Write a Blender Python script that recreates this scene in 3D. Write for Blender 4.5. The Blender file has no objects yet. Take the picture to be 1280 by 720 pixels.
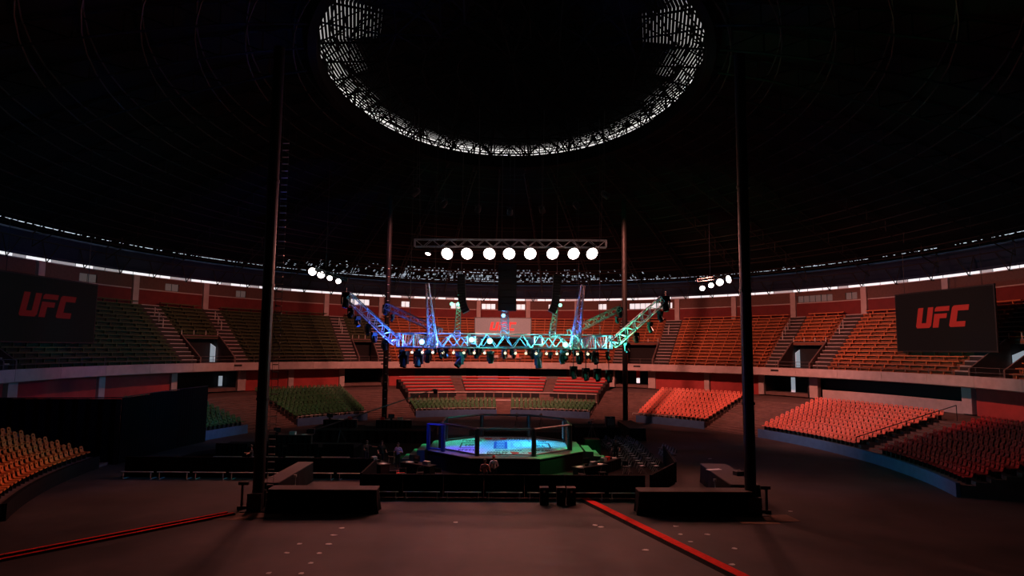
import bpy, math, random
import numpy as np
from mathutils import Vector, Matrix
random.seed(7)
sin, cos, pi, R_ = math.sin, math.cos, math.pi, math.radians
scene = bpy.context.scene
C = scene.collection

# ------------------------------------------------------------------ camera, world, exposure
cam_d = bpy.data.cameras.new('camera'); cam = bpy.data.objects.new('camera', cam_d); C.objects.link(cam)
cam_d.sensor_width = 36.0; cam_d.lens = 36.0 * 789.5 / 1280.0; cam_d.clip_end = 600
PITCH, YAW, ROLL = 0.0976, 0.0106, 0.0104
fw = Vector((sin(YAW) * cos(PITCH), cos(YAW) * cos(PITCH), sin(PITCH)))
rt = Vector((cos(YAW), -sin(YAW), 0)); up = rt.cross(fw)
r2 = cos(ROLL) * rt + sin(ROLL) * up; u2 = -sin(ROLL) * rt + cos(ROLL) * up
m = Matrix((r2, u2, -fw)).transposed().to_4x4(); m.translation = Vector((-1.36, -53.7, 8.22))
cam.matrix_world = m
scene.camera = cam
w = bpy.data.worlds.new('world'); scene.world = w; w.use_nodes = True
w.node_tree.nodes['Background'].inputs[0].default_value = (0.75, 0.85, 1.0, 1)
w.node_tree.nodes['Background'].inputs[1].default_value = 0.0006
vs = scene.view_settings
vs.view_transform = 'Standard'; vs.look = 'None'; vs.exposure = 0.0; vs.gamma = 1.0; vs.use_curve_mapping = False
cy = scene.cycles
cy.max_bounces = 5; cy.diffuse_bounces = 3; cy.glossy_bounces = 3; cy.sample_clamp_indirect = 2.0; cy.use_light_tree = True
cy.caustics_reflective = False; cy.caustics_refractive = False

WARM = (1.0, 0.30, 0.225)
FLOOD_W = 3100.0        # floodlights over the cage, towards the near floor
BACK_W = 19000.0         # floodlights hung from the roof, turned to the stands
SIDE_W = 1500.0
SKY_E = 0.9

# ------------------------------------------------------------------ materials
MATS = {}
def mat(name, col, rough=0.6, metal=0.0, emit=None, estr=0.0, var=0.12, scale=6.0, bump=0.0, spec=0.5):
    if name in MATS: return MATS[name]
    mt = bpy.data.materials.new(name); mt.use_nodes = True; nt = mt.node_tree
    b = nt.nodes['Principled BSDF']
    b.inputs['Roughness'].default_value = rough; b.inputs['Metallic'].default_value = metal
    b.inputs['Specular IOR Level'].default_value = spec
    tc = nt.nodes.new('ShaderNodeTexCoord'); nz = nt.nodes.new('ShaderNodeTexNoise')
    nz.inputs['Scale'].default_value = scale; nz.inputs['Detail'].default_value = 4
    nt.links.new(tc.outputs['Object'], nz.inputs['Vector'])
    rp = nt.nodes.new('ShaderNodeValToRGB')
    lo = tuple(c * (1 - var) for c in col); hi = tuple(min(1, c * (1 + var)) for c in col)
    rp.color_ramp.elements[0].color = (*lo, 1); rp.color_ramp.elements[0].position = 0.3
    rp.color_ramp.elements[1].color = (*hi, 1); rp.color_ramp.elements[1].position = 0.7
    nt.links.new(nz.outputs['Fac'], rp.inputs[0]); nt.links.new(rp.outputs[0], b.inputs['Base Color'])
    if emit:
        b.inputs['Emission Color'].default_value = (*emit, 1); b.inputs['Emission Strength'].default_value = estr
    if bump:
        bp = nt.nodes.new('ShaderNodeBump'); bp.inputs['Strength'].default_value = bump
        nt.links.new(nz.outputs['Fac'], bp.inputs['Height']); nt.links.new(bp.outputs[0], b.inputs['Normal'])
    MATS[name] = mt
    return mt

def floor_mat():
    mt = mat('arena_floor', (0.084, 0.056, 0.055), 0.42, var=0.45, scale=0.22)
    nt = mt.node_tree; b = nt.nodes['Principled BSDF']
    tc = nt.nodes['Texture Coordinate']
    n2 = nt.nodes.new('ShaderNodeTexNoise'); n2.inputs['Scale'].default_value = 1.3; n2.inputs['Detail'].default_value = 8
    nt.links.new(tc.outputs['Object'], n2.inputs['Vector'])
    mx = nt.nodes.new('ShaderNodeMix'); mx.data_type = 'RGBA'; mx.blend_type = 'MULTIPLY'; mx.inputs[0].default_value = 0.85
    src = b.inputs['Base Color'].links[0].from_socket
    nt.links.new(src, mx.inputs[6]); nt.links.new(n2.outputs['Fac'], mx.inputs[7]); nt.links.new(mx.outputs[2], b.inputs['Base Color'])
    rr = nt.nodes.new('ShaderNodeMapRange'); rr.inputs[3].default_value = 0.6; rr.inputs[4].default_value = 0.9
    nt.links.new(n2.outputs['Fac'], rr.inputs[0]); nt.links.new(rr.outputs[0], b.inputs['Roughness'])
    return mt
M = {
 'floor': floor_mat(),
 'concrete': mat('painted_concrete', (0.50, 0.42, 0.40), 0.8, scale=1.5, var=0.1),
 'tier': mat('stand_concrete', (0.16, 0.12, 0.11), 0.85, scale=1.5, var=0.2),
 'step': mat('stair_concrete', (0.16, 0.10, 0.088), 0.85, scale=1.2, var=0.2),
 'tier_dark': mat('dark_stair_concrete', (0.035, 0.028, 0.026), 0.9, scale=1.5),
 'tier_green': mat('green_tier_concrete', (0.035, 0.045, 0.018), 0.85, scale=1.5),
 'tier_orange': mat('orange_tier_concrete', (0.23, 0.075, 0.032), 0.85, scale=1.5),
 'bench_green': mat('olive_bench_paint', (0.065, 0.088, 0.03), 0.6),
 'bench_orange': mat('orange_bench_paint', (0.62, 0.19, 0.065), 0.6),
 'bench_red': mat('red_bench_paint', (0.44, 0.006, 0.010), 0.7),
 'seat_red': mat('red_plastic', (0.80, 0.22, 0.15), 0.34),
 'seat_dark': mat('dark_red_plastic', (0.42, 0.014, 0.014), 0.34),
 'seat_green': mat('green_plastic', (0.025, 0.13, 0.04), 0.38),
 'seat_orange': mat('orange_plastic', (0.90, 0.23, 0.045), 0.4),
 'white_trim': mat('worn_white_paint', (0.62, 0.58, 0.55), 0.6),
 'blue': mat('blue_wall_paint', (0.055, 0.13, 0.27), 0.7, scale=2),
 'bounce_blue': mat('roof_panel_blue_bounce', (0.010, 0.022, 0.055), 0.7),  # blue of bounced daylight put into the panel colour
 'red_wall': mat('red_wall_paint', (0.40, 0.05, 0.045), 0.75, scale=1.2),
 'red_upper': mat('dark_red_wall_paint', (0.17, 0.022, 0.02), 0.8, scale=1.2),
 'brick': mat('brown_block', (0.13, 0.068, 0.055), 0.85, scale=5),
 'dark': mat('dark_interior', (0.012, 0.011, 0.012), 0.9),
 'drape': mat('black_drape', (0.011, 0.010, 0.011), 0.95, spec=0.1),
 'carpet': mat('black_carpet', (0.02, 0.016, 0.016), 0.95, spec=0.1),
 'lid': mat('brown_carpet', (0.10, 0.075, 0.072), 0.9),
 'black': mat('black_metal', (0.02, 0.019, 0.019), 0.45),
 'polemat': mat('dark_steel_paint', (0.016, 0.013, 0.013), 0.5, spec=0.25),
 'roof': mat('roof_black', (0.007, 0.006, 0.006), 0.95, spec=0.1),
 'rooftube': mat('roof_steel', (0.022, 0.018, 0.016), 0.7, spec=0.2),
 'alu': mat('aluminium', (0.45, 0.46, 0.48), 0.45, 0.25),
 'steel': mat('galvanised_steel', (0.55, 0.52, 0.5), 0.55, 0.2),
 'rail_dark': mat('dull_rail_paint', (0.13, 0.11, 0.105), 0.7),
 'plastic_black': mat('black_plastic', (0.012, 0.012, 0.013), 0.4),
 'paper': mat('white_paper', (0.80, 0.78, 0.76), 0.8),
 'red_paint': mat('red_ramp_paint', (0.92, 0.04, 0.025), 0.9, spec=0.1),
 'ply': mat('plywood', (0.24, 0.13, 0.085), 0.8, scale=3),
 'greywall': mat('grey_green_wall', (0.16, 0.165, 0.165), 0.8),
 'bluewall': mat('blue_panel', (0.08, 0.16, 0.34), 0.7),
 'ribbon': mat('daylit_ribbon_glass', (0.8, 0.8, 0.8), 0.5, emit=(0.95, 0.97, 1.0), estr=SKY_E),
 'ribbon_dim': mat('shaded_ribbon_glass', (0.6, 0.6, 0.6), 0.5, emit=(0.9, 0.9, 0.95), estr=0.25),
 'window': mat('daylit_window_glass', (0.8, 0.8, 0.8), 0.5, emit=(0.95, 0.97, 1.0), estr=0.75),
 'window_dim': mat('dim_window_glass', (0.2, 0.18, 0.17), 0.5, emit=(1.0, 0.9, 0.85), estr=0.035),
 'sky': mat('daylit_skylight', (0.8, 0.8, 0.8), 0.6, emit=(1.0, 0.95, 0.91), estr=0.40),
 'clear': mat('daylit_clerestory', (0.8, 0.8, 0.8), 0.6, emit=(1.0, 0.96, 0.93), estr=0.85),
 'glint': mat('daylit_roof_glazing', (0.7, 0.75, 0.8), 0.6, emit=(0.75, 0.86, 1.0), estr=0.8),
 'corridor_glow': mat('corridor_daylight_glow', (0.7, 0.75, 0.8), 0.6, emit=(0.75, 0.87, 1.0), estr=0.3),  # corridor daylight put in as a glow of the surface
 'lens': mat('lit_flood_lens', (1, 1, 1), 0.3, emit=(1.0, 0.86, 0.80), estr=7.0),
 'lens_yellow': mat('lit_par_lens', (1, 1, 1), 0.3, emit=(1.0, 0.85, 0.5), estr=1.6),
 'lens_green': mat('lit_green_lens', (1, 1, 1), 0.3, emit=(0.34, 1.0, 0.66), estr=1.9),
 'lens_blue': mat('lit_blue_lens', (1, 1, 1), 0.3, emit=(0.25, 0.45, 1.0), estr=2.0),
 'lens_dark': mat('dark_lens', (0.05, 0.06, 0.08), 0.1),
 'screen': mat('projection_screen', (0.012, 0.011, 0.011), 0.85, emit=(0.55, 0.5, 0.48), estr=0.003, spec=0.05),
 'screen_mid': mat('bright_projection_screen', (0.2, 0.18, 0.18), 0.7, emit=(0.6, 0.5, 0.48), estr=0.14),
 'ufc_dim': mat('dim_red_projection', (0.06, 0.006, 0.006), 0.7, emit=(1.0, 0.04, 0.02), estr=0.03),
 'ufc': mat('red_projection', (0.15, 0.01, 0.01), 0.7, emit=(1.0, 0.035, 0.02), estr=0.17),
 'ufc_mid': mat('bright_red_projection', (0.5, 0.03, 0.03), 0.7, emit=(1.0, 0.06, 0.05), estr=0.6),
 'canvas': mat('pale_blue_canvas', (0.42, 0.68, 0.78), 0.75, scale=0.8, var=0.08),
 'apron': mat('grey_canvas_apron', (0.13, 0.14, 0.14), 0.75),
 'pad': mat('black_vinyl_pad', (0.02, 0.02, 0.025), 0.4),
 'ink_blue': mat('blue_print', (0.03, 0.10, 0.42), 0.7),
 'ink_dark': mat('dark_print', (0.03, 0.035, 0.06), 0.7),
 'ink_red': mat('red_print', (0.55, 0.02, 0.03), 0.7),
 'ink_pale': mat('pale_blue_print', (0.35, 0.50, 0.66), 0.7),
 'gate_blue': mat('blue_vinyl_pad', (0.03, 0.05, 0.28), 0.4),
 'skin': mat('skin', (0.50, 0.28, 0.20), 0.6),
 'hair': mat('dark_hair', (0.015, 0.011, 0.009), 0.6),
 'shirt_pink': mat('pink_cotton', (0.75, 0.38, 0.30), 0.8),
 'shirt_white': mat('white_cotton', (0.66, 0.66, 0.75), 0.8),
 'shirt_violet': mat('violet_cotton', (0.45, 0.40, 0.80), 0.8),
 'shirt_dark': mat('charcoal_cotton', (0.03, 0.03, 0.033), 0.85),
 'jeans': mat('dark_denim', (0.02, 0.025, 0.045), 0.85),
 'cap_red': mat('red_cap_cloth', (0.75, 0.05, 0.03), 0.8),
 'shoe': mat('shoe_leather', (0.04, 0.035, 0.035), 0.6),
 'red_bag': mat('red_nylon', (0.72, 0.04, 0.03), 0.6),
}

# ------------------------------------------------------------------ helpers
class MB:
    def __init__(s): s.v = []; s.f = []; s.mi = []; s.cur = 0
    def add(s, vs_, fs):
        o = len(s.v); s.v += [tuple(p) for p in vs_]
        for f in fs: s.f.append(tuple(i + o for i in f)); s.mi.append(s.cur)
        return s
    def box(s, c, d, rz=0.0, mtx=None):
        hx, hy, hz = d[0] / 2, d[1] / 2, d[2] / 2
        P = [Vector((x, y, z)) for z in (-hz, hz) for y in (-hy, hy) for x in (-hx, hx)]
        rm = mtx if mtx is not None else Matrix.Rotation(rz, 3, 'Z')
        P = [rm @ p + Vector(c) for p in P]
        return s.add(P, [(0, 2, 3, 1), (4, 5, 7, 6), (0, 1, 5, 4), (2, 6, 7, 3), (0, 4, 6, 2), (1, 3, 7, 5)])
    def tube(s, p, q, r, n=5, r2=None, caps=True):
        p = Vector(p); q = Vector(q); d = q - p
        if d.length < 1e-6: return s
        d.normalize(); a = d.orthogonal().normalized(); b = d.cross(a); r2 = r if r2 is None else r2
        V = []
        for c, rr in ((p, r), (q, r2)):
            for i in range(n):
                t = 2 * pi * (i + .5) / n; V.append(c + a * (rr * cos(t)) + b * (rr * sin(t)))
        F = [(i, (i + 1) % n, n + (i + 1) % n, n + i) for i in range(n)]
        if caps: F += [tuple(range(n - 1, -1, -1)), tuple(range(n, 2 * n))]
        return s.add(V, F)
    def path(s, pts, r, n=5):
        for a, b in zip(pts[:-1], pts[1:]): s.tube(a, b, r, n)
        return s
    def prism(s, poly, z0, z1, fn=None):
        n = len(poly); V = [(x, y, z0) for x, y in poly] + [(x, y, z1) for x, y in poly]
        if fn: V = [fn(*p) for p in V]
        return s.add(V, [tuple(range(n - 1, -1, -1)), tuple(range(n, 2 * n))] + [(i, (i + 1) % n, n + (i + 1) % n, n + i) for i in range(n)])
    def sweep(s, prof, t1, t2, fn, step=2.0, closed=True, caps=True):
        """profile points (u, z) swept over angle t; fn(u, t, z) -> point"""
        n = max(1, int(math.ceil(abs(t2 - t1) / step))); k = len(prof); V = []
        for i in range(n + 1):
            t = t1 + (t2 - t1) * i / n
            V += [fn(u, t, z) for u, z in prof]
        F = []
        for i in range(n):
            for j in range(k if closed else k - 1):
                a = i * k + j; b = i * k + (j + 1) % k
                F.append((a, b, b + k, a + k))
        if closed and caps: F += [tuple(range(k - 1, -1, -1)), tuple(range(n * k, n * k + k))]
        return s.add(V, F)
    def lathe(s, prof, n=12, c=(0, 0, 0)):
        V = []; k = len(prof)
        for i in range(n):
            t = 2 * pi * i / n; V += [(c[0] + r * cos(t), c[1] + r * sin(t), c[2] + z) for r, z in prof]
        F = [(i * k + j, ((i + 1) % n) * k + j, ((i + 1) % n) * k + j + 1, i * k + j + 1) for i in range(n) for j in range(k - 1)]
        return s.add(V, F)
    def mesh(s, name, mats):
        me = bpy.data.meshes.new(name); me.from_pydata(s.v, [], s.f)
        mats = mats if isinstance(mats, (list, tuple)) else [mats]
        for x in mats: me.materials.append(M[x] if isinstance(x, str) else x)
        if len(mats) > 1: me.polygons.foreach_set('material_index', s.mi)
        me.update(); return me
    def build(s, name, mats, parent=None, loc=None, rz=0.0):
        return ob(name, s.mesh(name, mats), parent, loc, rz)
def ob(name, me, parent=None, loc=None, rz=0.0):
    o = bpy.data.objects.new(name, me); C.objects.link(o)
    if parent is not None: o.parent = parent
    if loc is not None: o.location = loc
    o.rotation_euler[2] = rz
    return o
def tag(o, label, cat, group=None):
    o['label'] = label; o['category'] = cat
    if group: o['group'] = group
    return o
def struct(o, label=None):
    o['kind'] = 'structure'
    if label: o['label'] = label
    return o
def stuff(o, label=None, cat=None):
    o['kind'] = 'stuff'
    if label: o['label'] = label
    if cat: o['category'] = cat
    return o
def thing(name, label, cat, loc=(0, 0, 0), rz=0.0, group=None):
    o = bpy.data.objects.new(name, None); C.objects.link(o); o.location = loc; o.rotation_euler[2] = rz
    o.empty_display_size = .2
    return tag(o, label, cat, group)
def dup(root, loc=None, rz=None, label=None, group=None, parent=None):
    r = root.copy(); C.objects.link(r)
    if parent is not None: r.parent = parent
    if loc is not None: r.location = loc
    if rz is not None: r.rotation_euler[2] = rz
    if label: r['label'] = label
    if group: r['group'] = group
    for ch in list(root.children): dup(ch, parent=r)
    return r
def lamp(kind, name, loc, energy, col, parent=None, target=None, size=70, blend=0.6, radius=0.25):
    d = bpy.data.lights.new(name, kind); d.energy = energy; d.color = col
    if kind == 'SPOT': d.spot_size = R_(size); d.spot_blend = blend
    if kind in ('SPOT', 'POINT'): d.shadow_soft_size = radius
    o = bpy.data.objects.new(name, d); C.objects.link(o); o.location = loc
    if parent is not None: o.parent = parent
    if target is not None:
        o.rotation_euler = (Vector(target) - Vector(loc)).to_track_quat('-Z', 'Y').to_euler()
    return o

# ellipse families of the bowl (angles in degrees, 90 = far end opposite the camera)
def E(a, b, t, z): t = R_(t); return (a * cos(t), b * sin(t), z)
def UP(u, t, z): return E(38.6 + 8.0 * u, 41.1 + 9.4 * u, t, z)                 # upper tier, u 0..1
CXF = -1.2
def LOW(r, t, z): t = R_(t); return (CXF + (r + .4) * cos(t), -6.0 + (r + 4.8) * sin(t), z)           # lower tier, r metres
T0, T1 = -26.0, 206.0

# ------------------------------------------------------------------ arena floor
b = MB(); b.prism([(CXF + 60 * cos(2 * pi * i / 64), 60 * sin(2 * pi * i / 64)) for i in range(64)], -0.3, 0.0)
struct(b.build('floor', 'floor'))
b = MB(); b.prism([(-25.5, -12.6), (-9.5, -12.6), (-9.3, -17.5), (6.6, -17.3), (9.2, -13.2), (10.4, -7.6), (10.5, 0.5), (9.6, 8.0), (-19.0, 8.5), (-25.5, -3)], 0.0, 0.02)
struct(b.build('carpet_floor', 'carpet'))

# ------------------------------------------------------------------ blue kerb wall round the arena floor
bw = struct(bpy.data.objects.new('kerb_wall', None)); C.objects.link(bw)
for (a, c_) in ((-19, 1.0), (1.0, 27.1), (39.8, 56.6), (68.3, 88.7), (92.2, 112.9), (125, 142), (153.6, 174), (186.9, 212)):
    b = MB(); b.sweep([(27.2, 0), (27.42, 0), (27.42, .80), (27.2, .80)], a, c_, LOW, 1.5)
    b.build('wall_panel', 'blue' if a < 180 else 'drape', bw)

# ------------------------------------------------------------------ lower tier stands
NROW, RD, RH = 11, 0.75, 0.215
def row_r(k): return 27.45 + RD * k
def row_z(k): return 0.70 + RH * k
def tier_prof(k0, k1, z0=0.0):
    p = [(row_r(k0), z0)]
    for k in range(k0, k1): p += [(row_r(k), row_z(k)), (row_r(k + 1), row_z(k))]
    return p + [(row_r(k1), z0)]
LOWSEC = [(-19, 1.0), (6.1, 27.1), (39.8, 56.6), (125, 142), (153.6, 174), (186.9, 211)]
for a, c_ in LOWSEC:
    b = MB(); b.sweep(tier_prof(0, NROW), a, c_, LOW, 1.5); struct(b.build('lower_stand', 'tier'))
def stair_flight(t1, t2, n, r0, r1, z0, z1, name='lower_stair', mname='step'):
    e = struct(bpy.data.objects.new(name, None)); C.objects.link(e)
    for k in range(n):
        ra = r0 + (r1 - r0) * k / n; rb = r0 + (r1 - r0) * (k + 1) / n; z = z0 + (z1 - z0) * (k + 1) / n
        b = MB(); b.sweep([(ra, max(0, z - .6)), (rb + .02, max(0, z - .6)), (rb + .02, z), (ra - .03, z), (ra - .03, z - .05), (ra, z - .05)], t1, t2, LOW, 2)
        b.build('step', mname, e)
    return e
ZB = row_z(NROW - 1)
for a, c_ in ((1.0, 6.1), (27.1, 39.8), (56.6, 68.3), (112.9, 125), (142, 153.6), (174, 186.9)):
    stair_flight(a, c_, 16, 27.3, row_r(NROW), 0.0, ZB)
# walkway behind the lower tier
b = MB()
for a, c_ in ((-30, 68.3), (112.9, 211)):
    n = 40
    for i in range(n):
        t1 = a + (c_ - a) * i / n; t2 = a + (c_ - a) * (i + 1) / n
        P = [LOW(row_r(NROW), t1, ZB), LOW(row_r(NROW), t2, ZB), E(43.2, 45.8, t2, ZB), E(43.2, 45.8, t1, ZB)]
        b.add(P + [(x, y, z - .3) for x, y, z in P], [(0, 3, 2, 1), (4, 5, 6, 7), (0, 1, 5, 4), (2, 3, 7, 6)])
struct(b.build('walkway_floor', 'step'))

# centre block: green seats, black panelled wall, red benches
for a, c_ in ((68.3, 88.7), (92.2, 112.9)):
    b = MB(); b.sweep([(27.45, 0), (27.45, .6), (28.27, .6), (28.27, .82), (29.09, .82), (29.09, 1.04), (29.91, 1.04), (29.91, 1.26), (31.0, 1.26), (31.0, 0)], a, c_, LOW, 1.5)
    struct(b.build('centre_stand', 'tier'))
e = struct(bpy.data.objects.new('centre_stair', None)); C.objects.link(e)
for k in range(8):
    z = .18 + k * .2; ra = 27.3 + k * .48
    b = MB(); b.sweep([(ra, 0), (ra + .5, 0), (ra + .5, z), (ra, z)], 88.7, 92.2, LOW, 2); b.build('step', 'step', e)
cw = struct(bpy.data.objects.new('wall_centre', None)); C.objects.link(cw)
b = MB(); b.sweep([(31.0, 0), (31.2, 0), (31.2, 2.75), (31.0, 2.75)], 68.3, 112.9, LOW, 1.5); b.build('wall_body', 'step', cw)
for i in range(20):
    t = 68.6 + i * 2.2
    if 78.4 < t + 1 < 80.9 or 99.2 < t + 1 < 101.6: continue
    b = MB(); b.sweep([(30.9, 2.06), (31.0, 2.06), (31.0, 2.66), (30.9, 2.66)], t + .12, t + 2.02, LOW, 2); b.build('panel', 'plastic_black', cw)
b = MB(); b.sweep([(30.85, 1.62), (31.0, 1.62), (31.0, 1.75), (30.85, 1.75)], 68.3, 112.9, LOW, 1.5); b.build('ledge', 'concrete', cw)
b = MB(); b.sweep([(30.82, 2.66), (31.0, 2.66), (31.0, 2.78), (30.82, 2.78)], 68.3, 112.9, LOW, 1.5); b.build('ledge', 'concrete', cw)
CB = [(68.0, 78.8), (81.0, 99.6), (101.8, 113.0)]
def cb_r(k): return 31.2 + 1.25 * k
def cb_z(k): return 2.72 + .34 * k
for si, (a, c_) in enumerate(CB):
    p = [(31.2, 0)]
    for k in range(5): p += [(cb_r(k), cb_z(k)), (cb_r(k + 1), cb_z(k))]
    b = MB(); b.sweep(p + [(cb_r(5), 0)], a, c_, LOW, 1.5); struct(b.build('centre_upper_stand', 'tier_dark'))
    for k in range(5):
        b = MB(); z = cb_z(k)
        b.sweep([(cb_r(k) + .12, z + .22), (cb_r(k) + .17, z + .22), (cb_r(k) + .17, z + .40), (cb_r(k) + .12, z + .40)], a + .15, c_ - .15, LOW, 1.5)
        b.sweep([(cb_r(k) + .12, z + .40), (cb_r(k) + .55, z + .40), (cb_r(k) + .55, z + .46), (cb_r(k) + .12, z + .46)], a + .15, c_ - .15, LOW, 1.5)
        o = b.build('long_bench', 'bench_red')
        b = MB(); b.sweep([(cb_r(k) + .07, z + .40), (cb_r(k) + .12, z + .40), (cb_r(k) + .12, z + .46), (cb_r(k) + .07, z + .46)], a + .15, c_ - .15, LOW, 1.5)
        b.build('edge_strip', 'concrete', o)
        where = ('by the right-hand stair block of the centre stand', 'straight above the centre stair', 'by the left-hand stair block of the centre stand')[si]
        tag(o, 'bright red bench with pale edge in the centre stand, ' + ('next to the bright red seats', 'above the middle stair', 'next to the green seats')[si], 'bench', 'red benches of centre stand %s' % 'abc'[si])
for a, c_ in ((78.8, 81.0), (99.6, 101.8)):
    stair_flight(a, c_, 9, 31.2, 37.4, 2.7, 4.3, 'centre_side_stair')
    stair_flight(a - .3, c_ + .3, 5, 29.9, 31.0, 1.3, 2.2, 'centre_side_stair')

# ------------------------------------------------------------------ wall below the balcony
wl = struct(bpy.data.objects.new('wall_lower', None)); C.objects.link(wl)
def LW(du, t, z): return E(40.0 + du, 42.6 + du, t, z)
SEG = [(-41, 2.4, 'red_wall'), (4.4, 27.6, 'win'), (30.2, 38.0, 'dark'), (39.2, 48.6, 'red_wall'), (49.8, 59.8, 'red_wall'), (61, 68, 'dark'),
       (69.3, 78.5, 'red_wall'), (78.5, 84.3, 'greywall'), (84.3, 86.6, 'dark'), (86.6, 90.8, 'bluewall'), (90.8, 93.3, 'dark'), (93.3, 97.6, 'bluewall'),
       (97.6, 100.2, 'dark'), (100.2, 111.2, 'greywall'), (111.2, 116.6, 'red_wall'), (118.2, 126, 'dark'), (127, 136.2, 'red_wall'),
       (137.2, 145.4, 'red_wall'), (147, 158, 'dark'), (159, 170.4, 'red_wall'), (171.2, 184, 'red_wall'), (185.8, 203, 'red_wall')]
for a, c_, k in SEG:
    b = MB()
    if k == 'dark':
        b.sweep([(3.0, 2.9), (3.15, 2.9), (3.15, 5.5), (3.0, 5.5)], a, c_, LW, 2); b.build('opening_back', 'dark', wl)
        for t in (a, c_):
            b = MB(); b.sweep([(0, 2.9), (3.1, 2.9), (3.1, 5.5), (0, 5.5)], t - .08, t + .08, LW, 2); b.build('jamb', 'dark', wl)
        b = MB(); b.sweep([(0, 3.0), (3.1, 3.0), (3.1, 3.38), (0, 3.38)], a, c_, LW, 2); b.build('opening_floor', 'step', wl)
        continue
    if k == 'win':
        b.sweep([(0, 2.9), (.25, 2.9), (.25, 4.0), (0, 4.0)], a, c_, LW, 2); b.build('sill_wall', 'concrete', wl)
        b = MB(); b.sweep([(.6, 4.0), (.7, 4.0), (.7, 5.5), (.6, 5.5)], a, c_, LW, 2); b.build('dark_glazing', 'dark', wl)
        continue
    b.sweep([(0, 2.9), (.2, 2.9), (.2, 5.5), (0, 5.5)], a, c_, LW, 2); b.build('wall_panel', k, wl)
for t in (3.4, 28.9, 38.6, 49.2, 60.4, 68.7, 117.4, 126.5, 136.7, 146.2, 158.5, 170.8, 184.9):
    b = MB(); wd = .75 if t in (3.4, 28.9, 60.4, 184.9, 146.2) else .5
    b.sweep([(-.3, 3.0), (.3, 3.0), (.3, 5.5), (-.3, 5.5)], t - wd, t + wd, LW, 2); b.build('pilaster', 'concrete', wl)
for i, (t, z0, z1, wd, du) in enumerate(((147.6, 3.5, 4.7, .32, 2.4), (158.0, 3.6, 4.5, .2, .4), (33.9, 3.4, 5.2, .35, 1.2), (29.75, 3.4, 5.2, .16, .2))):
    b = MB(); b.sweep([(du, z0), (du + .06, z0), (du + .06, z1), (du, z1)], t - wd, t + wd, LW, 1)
    o = struct(b.build('doorway_glow_%d' % (i + 1), 'corridor_glow'))  # narrow added strips whose glow stands for daylight in the openings
t = thing('hanging_sign', 'red and white upright sign hanging in the dark tunnel beside the far column', 'sign', E(40.2, 42.8, 63.4, 3.45))
b = MB(); b.box((0, 0, 1.45), (.5, .08, 1.1)); b.build('upper_board', 'red_paint', t)
b = MB(); b.box((0, 0, .55), (.46, .08, .7)); b.build('lower_board', 'window', t)

# ------------------------------------------------------------------ balcony
bp = struct(bpy.data.objects.new('balcony_parapet', None)); C.objects.link(bp)
def BP(du, t, z): return E(37.5 + du, 40.0 + du, t, z)
t = T0
while t < T1 - .1:
    b = MB(); b.sweep([(0, 5.52), (.35, 5.52), (.35, 6.42), (0, 6.42)], t + .02, t + 7.98, BP, 1.5); b.build('panel', 'concrete', bp); t += 8
b = MB(); b.sweep([(.1, 5.45), (6.0, 5.45), (6.0, 5.6), (.1, 5.6)], T0, T1, BP, 2); b.build('soffit', 'tier', bp)
b = MB(); b.sweep([(.35, 5.6), (1.25, 5.6), (1.25, 6.3), (.35, 6.3)], T0, T1, BP, 2); b.build('walkway', 'step', bp)
for t in (149.3, 118.8, 62.6, 34.0):
    b = MB(); b.sweep([(-.05, 5.98), (0, 5.98), (0, 6.2), (-.05, 6.2)], t - .75, t + .75, BP, 1); b.build('vent_grille', 'black', bp)
rl = thing('balcony_railing', 'thin steel railing along the top of the curved pink balcony parapet', 'railing')
for z in (6.75, 7.15):
    b = MB(); b.path([BP(.2, T0 + i * 2, z) for i in range(int((T1 - T0) / 2) + 1)], .022, 4); b.build('rail', 'rail_dark', rl)
pm = MB().tube((0, 0, 6.4), (0, 0, 7.15), .022, 4).mesh('post', 'rail_dark')
for i in range(58): 
    p = BP(.2, T0 + i * 4, 0); ob('post', pm, rl, p)

# ------------------------------------------------------------------ upper tier
NU = 16
def uz(k): return 6.35 + .44 * k
def up_prof(k0, k1, z0):
    p = [(k0 / NU, z0)]
    for k in range(k0, k1): p += [(k / NU, uz(k)), ((k + 1) / NU, uz(k))]
    return p + [(k1 / NU, z0)]
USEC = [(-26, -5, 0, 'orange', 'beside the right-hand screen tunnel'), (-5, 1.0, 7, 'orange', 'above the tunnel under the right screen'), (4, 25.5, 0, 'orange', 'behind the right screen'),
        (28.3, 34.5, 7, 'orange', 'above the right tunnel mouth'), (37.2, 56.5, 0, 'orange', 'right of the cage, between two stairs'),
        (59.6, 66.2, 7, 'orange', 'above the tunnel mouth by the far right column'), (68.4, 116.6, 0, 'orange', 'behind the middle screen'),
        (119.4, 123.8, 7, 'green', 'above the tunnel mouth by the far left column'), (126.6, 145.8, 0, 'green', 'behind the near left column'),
        (148.6, 155.4, 7, 'green', 'above the left tunnel mouth'), (158.3, 186.4, 0, 'green', 'beside the left screen'), (189.4, 206, 0, 'green', 'beyond the left screen tunnel')]
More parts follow.
